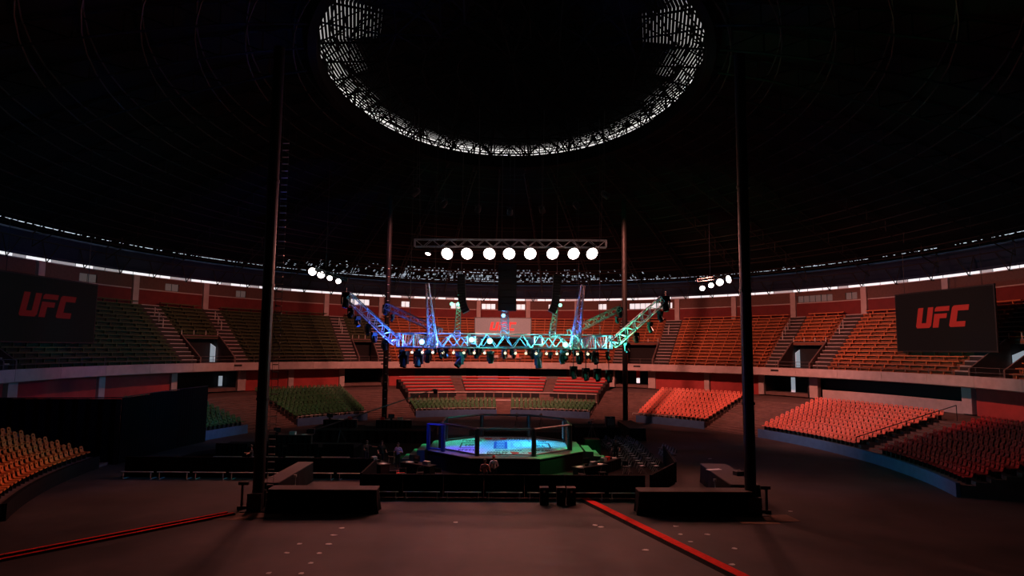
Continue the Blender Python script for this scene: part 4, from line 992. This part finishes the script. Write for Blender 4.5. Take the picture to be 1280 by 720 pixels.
# ------------------------------------------------------------------ draped crowd barriers
def barrier_proto(label, group):
    t = thing('crowd_barrier', label, 'barrier', (0, 0, 0), 0, group)
    for x in (-.85, .85):
        b = MB(); b.tube((x, -.66, 0), (x, -.66, .44), .036, 5); b.box((x, -.28, .015), (.06, .8, .03)); b.build('leg', 'steel', t)
    b = MB(); b.tube((-1.0, -.66, .44), (1.0, -.66, .44), .036, 5); b.build('bottom_rail', 'steel', t)
    b = MB(); b.tube((-1.08, 0, 1.24), (1.08, 0, 1.24), .03, 5); b.build('top_rail', 'drape', t)
    b = MB(); pleat(b, (-1.12, -.06, 0), (1.12, -.06, 0), .03, 1.27, amp=.02, n=20, th=.12); b.build('drape', 'drape', t)
    return t
BPROTO = barrier_proto('black draped steel barrier in the front row before the cage', 'front row of draped barriers')
first = True
def put_barriers(p, q, label, group, frame=True):
    global first
    p = Vector(p); q = Vector(q); n = max(1, int(round((q - p).length / 2.3))); d = q - p; rz = math.atan2(d.y, d.x)
    for k in range(n):
        c = p + d * ((k + .5) / n)
        if first: BPROTO.location = (c.x, c.y, 0); BPROTO.rotation_euler[2] = rz; BPROTO['label'] = label; BPROTO['group'] = group; first = False
        else:
            o = dup(BPROTO, (c.x, c.y, 0), rz, label, group)
            if not frame:
                for ch in list(o.children):
                    if ch.name.startswith(('leg', 'bottom_rail')): bpy.data.objects.remove(ch)
put_barriers((-9.2, -17.6), (6.6, -17.45), 'black draped steel barrier in the front row before the cage', 'front row of draped barriers')
put_barriers((6.95, -17.3), (9.3, -13.4), 'black draped steel barrier on the slanting corner by the chair rows', 'draped barriers at the slanting corner', False)
put_barriers((9.5, -13.1), (10.5, -6.2), 'black draped steel barrier along the outside of the chair rows', 'draped barriers along the chair rows', False)
put_barriers((-25.2, -12.65), (-9.6, -12.6), 'black draped steel barrier in the row left of the near column', 'draped barriers left of the near column')
put_barriers((-22.3, -6.9), (-12.1, -6.7), 'black draped steel barrier in the row behind the near left column', 'draped barriers in the back left row')
put_barriers((-9.4, -12.9), (-9.3, -17.4), 'black draped steel barrier running forward beside the walkway', 'draped barriers beside the walkway', False)
# side counter walls behind the barriers: low black risers carrying desks
def riser(x0, y0, x1, y1, h, label):
    t = thing('draped_riser', label, 'platform', ((x0 + x1) / 2, (y0 + y1) / 2, 0)); lx, ly = x1 - x0, y1 - y0
    b = MB(); b.box((0, 0, h - .04), (lx, ly, .08)); b.build('deck', 'carpet', t)
    for p, q in (((-lx / 2, -ly / 2), (lx / 2, -ly / 2)), ((lx / 2, -ly / 2), (lx / 2, ly / 2)), ((lx / 2, ly / 2), (-lx / 2, ly / 2)), ((-lx / 2, ly / 2), (-lx / 2, -ly / 2))):
        b = MB(); pleat(b, (*p, 0), (*q, 0), .02, h - .08, .03, 40, .03); b.build('skirt', 'drape', t)
riser(-18.5, 2.4, -7.6, 6.4, 1.1, 'long black draped platform left of the cage, with desks on it')
riser(-4.4, 3.2, 4.6, 5.6, 1.0, 'black draped platform straight behind the cage')
riser(5.0, 3.2, 9.0, 6.0, 1.45, 'dark draped platform behind the right side of the cage')
riser(-22.5, -5.9, -12.4, -3.4, .9, 'long black draped platform behind the back left barriers')
# desks with equipment
def desk(loc, rz, lx, label, items, group=None):
    t = thing('folding_table', label, 'table', loc, rz, group)
    b = MB(); b.box((0, 0, .72), (lx, .75, .05)); b.build('table_top', 'plastic_black', t)
    b = MB(); pleat(b, (-lx / 2, -.36, 0), (lx / 2, -.36, 0), .04, .7, .03, 24, .02); b.build('cloth_front', 'drape', t)
    for x in (-lx / 2 + .1, lx / 2 - .1):
        b = MB(); b.box((x, 0, .35), (.05, .6, .69)); b.build('leg', 'black', t)
    c, s = cos(rz), sin(rz)
    for i, (k, x) in enumerate(items):
        p = (loc[0] + x * c, loc[1] + x * s, loc[2] + .745)
        if k == 'monitor':
            small('monitor', [('stand', MB().box((0, 0, .06), (.2, .16, .12)), 'plastic_black'), ('housing', MB().box((0, .02, .32), (.55, .05, .34)), 'plastic_black'), ('display', MB().box((0, -.008, .32), (.51, .006, .3)), 'lens_dark')], 'small black monitor standing on the ' + label, 'monitor', p, rz + .1 * (i - 1), 'monitors on the ' + label)
        elif k == 'paper':
            b = MB(); b.box((0, 0, .006), (.42, .32, .012), rz=.2 * i); tag(b.build('paper_sheet', 'paper', None, p, rz), 'white paper sheets lying on the ' + label, 'paper', 'papers on the ' + label)
        elif k == 'case':
            small('small_case', [('case_body', MB().box((0, 0, .09), (.45, .3, .18)), 'steel'), ('lid_edge', MB().box((0, 0, .2), (.46, .31, .04)), 'alu')], 'small pale metal case on the ' + label, 'case', p, rz, 'cases on the ' + label)
        elif k == 'red':
            small('red_box', [('box_body', MB().box((0, 0, .09), (.34, .26, .18)), 'red_bag'), ('box_lid', MB().box((0, 0, .2), (.36, .28, .05)), 'red_bag')], 'small red box on the ' + label, 'box', p, rz, 'red boxes on the ' + label)
desk((4.3, -11.6, .02), .62, 2.6, 'black table at the right front corner of the cage', (('paper', -.9), ('monitor', -.3), ('case', .3), ('paper', .9)))
desk((5.9, -9.3, .02), .95, 2.4, 'black table along the right side of the cage', (('case', -.8), ('red', -.2), ('monitor', .3), ('paper', .85)))
desk((-6.9, -11.4, .02), -.62, 2.6, 'black table at the left front corner of the cage', (('paper', -.8), ('monitor', -.2), ('case', .7)))
desk((-9.6, -10.9, .02), -1.0, 2.4, 'black table along the left side of the cage', (('case', -.8), ('monitor', 0), ('paper', .8)))
desk((-16.0, 4.2, 1.1), 0, 3.0, 'black desk at the far end of the left platform', (('monitor', -1.0), ('paper', 0), ('red', .8)))
desk((-11.2, 4.2, 1.1), 0, 3.2, 'black desk at the cage end of the left platform', (('red', -1.1), ('monitor', -.3), ('case', .5), ('paper', 1.2)))
desk((-17.5, -4.6, .9), 0, 3.2, 'black desk on the platform behind the back left barriers', (('monitor', -1.1), ('case', .1), ('paper', 1.0)))
# cameras on the platform behind the cage
def tv_camera(loc, rz, label):
    t = thing('television_camera', label, 'camera', loc, rz)
    for k in range(3):
        a = 2 * pi * k / 3; b = MB(); b.tube((0, 0, 1.1), (.42 * cos(a), .42 * sin(a), 0), .025, 5); b.build('tripod_leg', 'black', t)
    b = MB(); b.box((0, .05, 1.3), (.22, .5, .26)); b.build('camera_body', 'plastic_black', t)
    b = MB(); b.tube((0, -.2, 1.3), (0, -.5, 1.3), .09, 9, .11); b.build('lens_barrel', 'black', t)
    b = MB(); b.box((0, .1, 1.5), (.06, .3, .06)); b.build('handle', 'black', t)
tv_camera((-.2, 4.4, 1.0), .1, 'black television camera on a tripod straight behind the cage')
tv_camera((2.0, 4.4, 1.0), -.2, 'black television camera on a tripod behind the cage, next to the green lit post')
riser(5.0, -3.6, 6.2, -2.4, 1.3, 'small black draped camera platform at the rear right corner of the cage')
tv_camera((5.6, -3.0, 1.3), -.6, 'black television camera on a tripod at the rear right corner of the cage')
small('speaker_monitor', [('cabinet', MB().box((0, 0, .45), (.8, .6, .9)), 'plastic_black'), ('grille', MB().box((0, -.31, .45), (.62, .03, .62)), 'greywall'), ('badge', MB().box((0, -.33, .82), (.2, .02, .05)), 'alu')], 'black loudspeaker box with a pale square grille beside the far right column', 'loudspeaker', (8.2, 4.0, 1.45), .1)
# black folding chairs
def chair_proto(group, label):
    t = thing('folding_chair', label, 'chair', (0, 0, 0), 0, group)
    MB().box((0, 0, .44), (.42, .42, .05)).build('seat', 'plastic_black', t)
    MB().box((0, -.22, .72), (.40, .04, .26)).build('backrest', 'plastic_black', t)
    for x in (-.19, .19):
        MB().tube((x, .2, 0), (x, -.22, .85), .014, 4).build('leg', 'steel', t); MB().tube((x, -.22, 0), (x, .16, .44), .014, 4).build('leg', 'steel', t)
    return t
CH = None
def put_chair(x, y, rz, label, group):
    global CH
    if CH is None: CH = chair_proto(group, label); CH.location = (x, y, .02); CH.rotation_euler[2] = rz
    else: dup(CH, (x, y, .02), rz, label, group)
rnd = random.Random(5); np_ = 0
for r in range(3):
    for k in range(13):
        u = k / 12; x = 9.3 - .95 * r - .4 * u + .9 * u * 0; y = 2.4 - 12.4 * u
        x = 9.5 - .95 * r - .35 * abs(u - .3) * 2
        put_chair(x, y, R_(100) + rnd.uniform(-.1, .1), 'black folding chair in the rows right of the cage', 'chairs in rows right of the cage')
        if rnd.random() < (.75 if r else .3):
            b = MB(); b.box((0, 0, .006), (.30, .22, .012), rz=rnd.uniform(-.4, .4)); np_ += 1
            tag(b.build('paper_sheet', 'paper', None, (x, y, .486)), 'white paper on a black chair right of the cage', 'paper', 'papers on the chairs right of the cage')
for k in range(6):
    put_chair(11.3 + .12 * k * .3, -2.0 - .62 * k, R_(80), 'black folding chair in the short row outside the draped barriers', 'chairs outside the barriers')
for (x, y) in ((-7.6, -13.4), (-6.6, -12.9), (-8.0, -14.4), (-9.4, -7.2), (3.6, -13.0), (5.0, -12.3), (6.9, -10.4), (-5.4, -13.3)):
    put_chair(x, y, rnd.uniform(-.5, .5), 'black folding chair by the tables at the front of the cage', 'chairs by the tables round the cage')
small('red_bag', [('bag_body', MB().box((0, 0, .17), (.75, .4, .34)), 'red_bag'), ('flap', MB().box((0, -.05, .36), (.7, .3, .05), rz=.15), 'red_bag'), ('strap', MB().path([(-.25, 0, .38), (-.1, .05, .5), (.12, .05, .5), (.25, 0, .38)], .02), 'red_bag')], 'red sports bag on the floor by the left tables', 'bag', (-8.0, -12.6, .02), .3)
for x, lab in ((.85, 'left'), (1.75, 'middle'), (2.3, 'right')):
    small('equipment_trunk', [('trunk_body', MB().box((0, 0, .42), (.46, .45, .84)), 'drape'), ('trunk_lid', MB().box((0, 0, .87), (.48, .47, .06)), 'lid'), ('latch', MB().box((0, -.27, .7), (.1, .03, .1)), 'steel')],
          'black upright trunk with a pale lid before the front barriers', 'trunk', (x, -18.85, 0), 0, 'trunks before the front barriers')

# ------------------------------------------------------------------ red cable ramps and litter on the floor
def ramp(p, q, wd, label, n):
    p = Vector(p); q = Vector(q); d = (q - p); L = d.length; rz = math.atan2(d.y, d.x)
    t = thing('cable_ramp', label, 'cable ramp', (p.x, p.y, 0), rz)
    for k in range(n):
        x0 = L * k / n; x1 = L * (k + 1) / n - .015
        b = MB(); V = []
        for x in (x0, x1): V += [(x, -wd * .75, 0), (x, -wd * .4, .09), (x, wd * .5, .09), (x, wd * .75, 0)]
        b.add(V, [(0, 1, 5, 4), (1, 2, 6, 5), (2, 3, 7, 6), (0, 3, 2, 1), (4, 5, 6, 7)]); s = b.build('ramp_section', 'drape', t)
        b = MB(); b.box(((x0 + x1) / 2, wd * .05, .096), (x1 - x0, wd * .85, .012)); b.build('red_cover', 'red_paint', s)
ramp((3.15, -17.85), (7.35, -29.6), .52, 'bright red cable ramp running from the front barriers towards the viewer', 13)
ramp((7.35, -29.6), (9.5, -35.6), .52, 'bright red cable ramp further out in front of the stage boxes', 6)
ramp((-15.0, -21.35), (-21.5, -28.8), .17, 'narrow red cable ramp next to the plywood, upper of the pair', 9)
ramp((-14.6, -21.5), (-21.0, -29.15), .17, 'narrow red cable ramp next to the plywood, lower of the pair', 9)
rnd = random.Random(11)
LIT = [(-9.9, -26.1), (-10.0, -27.3), (-8.7, -27.3), (-8.7, -26.1), (-8.8, -24.8), (-9.9, -29.6), (-8.7, -29.6), (-8.7, -28.5), (-8.7, -23.7), (6.8, -23.0), (6.7, -24.3), (6.8, -25.4), (7.9, -24.3), (3.0, -22.9), (3.25, -23.2), (4.6, -26.6), (8.4, -26.3), (7.6, -28.3), (-3.6, -22.6), (13.6, -20.0), (14.6, -4.0)]
for i, (x, y) in enumerate(LIT):
    b = MB(); n = 6; pts = [(rnd.uniform(.5, 1.1) * .16 * cos(2 * pi * k / n), rnd.uniform(.5, 1.1) * .12 * sin(2 * pi * k / n)) for k in range(n)]
    b.prism(pts, .002, .012); tag(b.build('paper_scrap', 'paper', None, (x, y, 0)), 'small torn white paper scrap lying on the dark floor', 'paper scrap', 'paper scraps on the floor')
t = thing('camera_crane', 'long thin black camera crane arm reaching over the left floor', 'camera crane', (-14.6, -1.5, 0))
b = MB()
for k in range(3):
    a = 2 * pi * k / 3 + .4; MB().tube((0, 0, 1.6), (.8 * cos(a), .8 * sin(a), 0), .04, 5).build('stand_leg', 'black', t)
MB().tube((-2.2, -.4, 1.55), (7.0, 6.0, 4.6), .07, 6, .045).build('boom', 'black', t)
MB().box((-2.2, -.4, 1.55), (.5, .35, .4)).build('counterweight', 'black', t)
MB().box((7.0, 6.0, 4.35), (.35, .35, .4)).build('camera_head', 'plastic_black', t)

# ------------------------------------------------------------------ people
def person(loc, rz, label, shirt, legs='jeans', arms=((.12, -.02, -.28), (.10, .14, -.22), (-.12, -.02, -.28), (-.10, .14, -.22)), cap=None, lean=0.0, h=1.74):
    """one continuous body: tapered limbs fused by a voxel remesh; local +Y is the front"""
    s = h / 1.74; prims = []   # (p, q, r0, r1, material index) 0 skin 1 shirt 2 trousers 3 shoe
    def L(x, y, z): return Vector((x, y + lean * max(0, z - .95), z)) * s
    def cap_(p, q, r0, r1, mi): prims.append((p, q, r0 * s, r1 * s, mi))
    for sx in (-1, 1):
        cap_(L(sx * .095, 0, .90), L(sx * .11, .02, .50), .088, .058, 2); cap_(L(sx * .11, .02, .50), L(sx * .115, -.02, .09), .056, .042, 2)
        cap_(L(sx * .115, -.04, .05), L(sx * .125, .14, .035), .042, .034, 3)
    cap_(L(-.07, 0, .95), L(.07, 0, .95), .115, .115, 2)
    cap_(L(0, 0, 1.0), L(0, .0, 1.22), .125, .135, 1); cap_(L(-.07, 0, 1.28), L(.07, 0, 1.28), .125, .125, 1); cap_(L(-.14, -.01, 1.40), L(.14, -.01, 1.40), .07, .07, 1)
    cap_(L(0, -.01, 1.42), L(0, .01, 1.54), .055, .05, 0)
    hc = L(0, .025, 1.635)
    cap_(hc + Vector((0, -.012, .018)) * s, hc + Vector((0, .012, -.03)) * s, .092, .075, 0)
    cap_(hc + Vector((0, .088, -.01)) * s, hc + Vector((0, .104, -.028)) * s, .010, .015, 0)            # nose
    cap_(hc + Vector((-.018, .082, -.058)) * s, hc + Vector((.018, .082, -.058)) * s, .011, .011, 0)    # mouth
    for sx in (-1, 1):
        cap_(hc + Vector((sx * .088, -.005, .01)) * s, hc + Vector((sx * .09, -.01, -.025)) * s, .016, .012, 0)
        e1 = arms[0] if sx > 0 else arms[2]; e2 = arms[1] if sx > 0 else arms[3]
        sh = L(sx * .185, -.01, 1.39); el = sh + Vector(e1) * s; wr = el + Vector(e2) * s
        cap_(sh, el, .056, .045, 1); cap_(el, wr, .042, .030, 0)
        d = (wr - el).normalized(); sd = d.cross(Vector((0, 0, 1)));
        sd = sd.normalized() if sd.length > .1 else Vector((1, 0, 0)); nn = sd.cross(d)
        pc = wr + d * .055 * s; cap_(wr, pc, .028, .032, 0); cap_(pc - sd * .022 * s, pc + sd * .022 * s, .026, .026, 0)
        for f, ln in ((-.03, .062), (-.01, .075), (.01, .07), (.03, .055)):
            k = pc + sd * f * s + d * .02 * s; m1 = k + d * ln * .6 * s; cap_(k, m1, .0105, .0095, 0); cap_(m1, m1 + (d * .8 + nn * .5) * ln * .6 * s, .0095, .008, 0)
        tb = wr + d * .03 * s - sd * .035 * s; cap_(tb, tb + (d * .7 - sd * .6) * .05 * s, .012, .009, 0)
    b = MB()
    for p, q, r0, r1, mi in prims:
        n, V, F = 10, [], []
        d = q - p; ln = d.length; d = d.normalized() if ln > 1e-6 else Vector((0, 0, 1)); a = d.orthogonal().normalized(); c = d.cross(a)
        st = [(-r0, .05), (-r0 * .72, .70 * r0), (0, r0), (ln, r1), (ln + r1 * .72, .70 * r1), (ln + r1, .05 * r1)]; st[0] = (-r0, .05 * r0)
        for z, r in st:
            for i in range(n): t = 2 * pi * i / n; V.append(p + d * z + a * (r * cos(t)) + c * (r * sin(t)))
        for j in range(len(st) - 1):
            for i in range(n): F.append((j * n + i, j * n + (i + 1) % n, (j + 1) * n + (i + 1) % n, (j + 1) * n + i))
        F += [tuple(range(n - 1, -1, -1)), tuple(range((len(st) - 1) * n, len(st) * n))]
        b.add(V, F)
    me0 = b.mesh('tmp', 'skin'); o0 = bpy.data.objects.new('tmp', me0); C.objects.link(o0)
    md = o0.modifiers.new('r', 'REMESH'); md.mode = 'VOXEL'; md.voxel_size = .0105; md.use_smooth_shade = True
    dg = bpy.context.evaluated_depsgraph_get(); me = bpy.data.meshes.new_from_object(o0.evaluated_get(dg)); bpy.data.objects.remove(o0)
    me.name = 'body'; me.materials.clear()
    for x in ('skin', shirt, legs, 'shoe'): me.materials.append(M[x])
    nv = len(me.vertices); co = np.empty(nv * 3); me.vertices.foreach_get('co', co); co = co.reshape(-1, 3)
    best = np.full(nv, 1e9); mi = np.zeros(nv, int)
    for p, q, r0, r1, k in prims:
        p_, q_ = np.array(p), np.array(q); d = q_ - p_; l2 = max(1e-9, d @ d); u = np.clip((co - p_) @ d / l2, 0, 1)
        ds = np.linalg.norm(co - p_ - u[:, None] * d, axis=1) - (r0 + (r1 - r0) * u)
        up_ = ds < best; best[up_] = ds[up_]; mi[up_] = k
    me.polygons.foreach_set('material_index', [int(mi[pl.vertices[0]]) for pl in me.polygons]); me.update()
    t = thing('person', label, 'person', loc, rz)
    ob('body', me, t)
    V = MB(); n = 12; rings = 5; c = hc + Vector((0, -.012, .03)) * s
    for j in range(rings + 1):
        ph = R_(-20 + 110 * j / rings)
        for i in range(n):
            th_ = 2 * pi * i / n; r = .104 * s * cos(ph); lowf = .035 if (sin(th_) > .3 and j == 0) else 0
            V.v.append(tuple(c + Vector((r * cos(th_) * .95, r * sin(th_) * (1.05 if sin(th_) < 0 else .95), .106 * s * sin(ph) + lowf))))
    for j in range(rings):
        for i in range(n): V.f.append((j * n + i, j * n + (i + 1) % n, (j + 1) * n + (i + 1) % n, (j + 1) * n + i)); V.mi.append(0)
    V.build('cap' if cap else 'hair', cap or 'hair', t)
    if cap: MB().box(tuple(hc + Vector((0, .14, .055)) * s), (.15 * s, .12 * s, .014)).build('cap_brim', cap, t)
    for sx in (-1, 1):
        MB().lathe([(.001, -.012), (.009, -.006), (.009, .006), (.001, .012)], 8, tuple(hc + Vector((sx * .032, .083, .005)) * s)).build('eye', 'ink_dark', t)
UPARM = ((.10, .02, -.27), (.0, .20, -.10), (-.10, .02, -.27), (-.0, .20, -.10))
OUT = ((.13, .10, -.22), (.08, .24, .0), (-.20, .12, -.12), (-.22, .12, -.02))
person((-2.45, -15.5, .02), -.15, 'person in a pink shirt seen from behind, standing before the cage', 'shirt_pink', arms=UPARM)
person((-1.95, -14.2, .02), .35, 'person in a pale shirt and red cap beside the one in pink', 'shirt_white', cap='cap_red', arms=UPARM)
person((-8.6, -9.3, .02), pi - .3, 'person in a violet lit shirt facing the front, left of the cage', 'shirt_violet', arms=((.12, .0, -.27), (-.10, .22, .03), (-.12, 0, -.27), (.10, .22, .05)))
person((-9.9, -8.4, .02), pi + .4, 'person all in dark clothes between the violet shirt and the one reaching out', 'shirt_dark', arms=UPARM)
person((-11.0, -8.2, .02), pi + .9, 'person in a dark shirt reaching out one arm by the back left barriers', 'shirt_dark', arms=OUT)
person((6.9, -6.4, .02), pi - .2, 'person in dark clothes standing right of the cage', 'shirt_dark', arms=UPARM)
person((-18.1, -10.7, .02), 1.9, 'person in dark clothes beside the near left column', 'shirt_dark', arms=OUT)
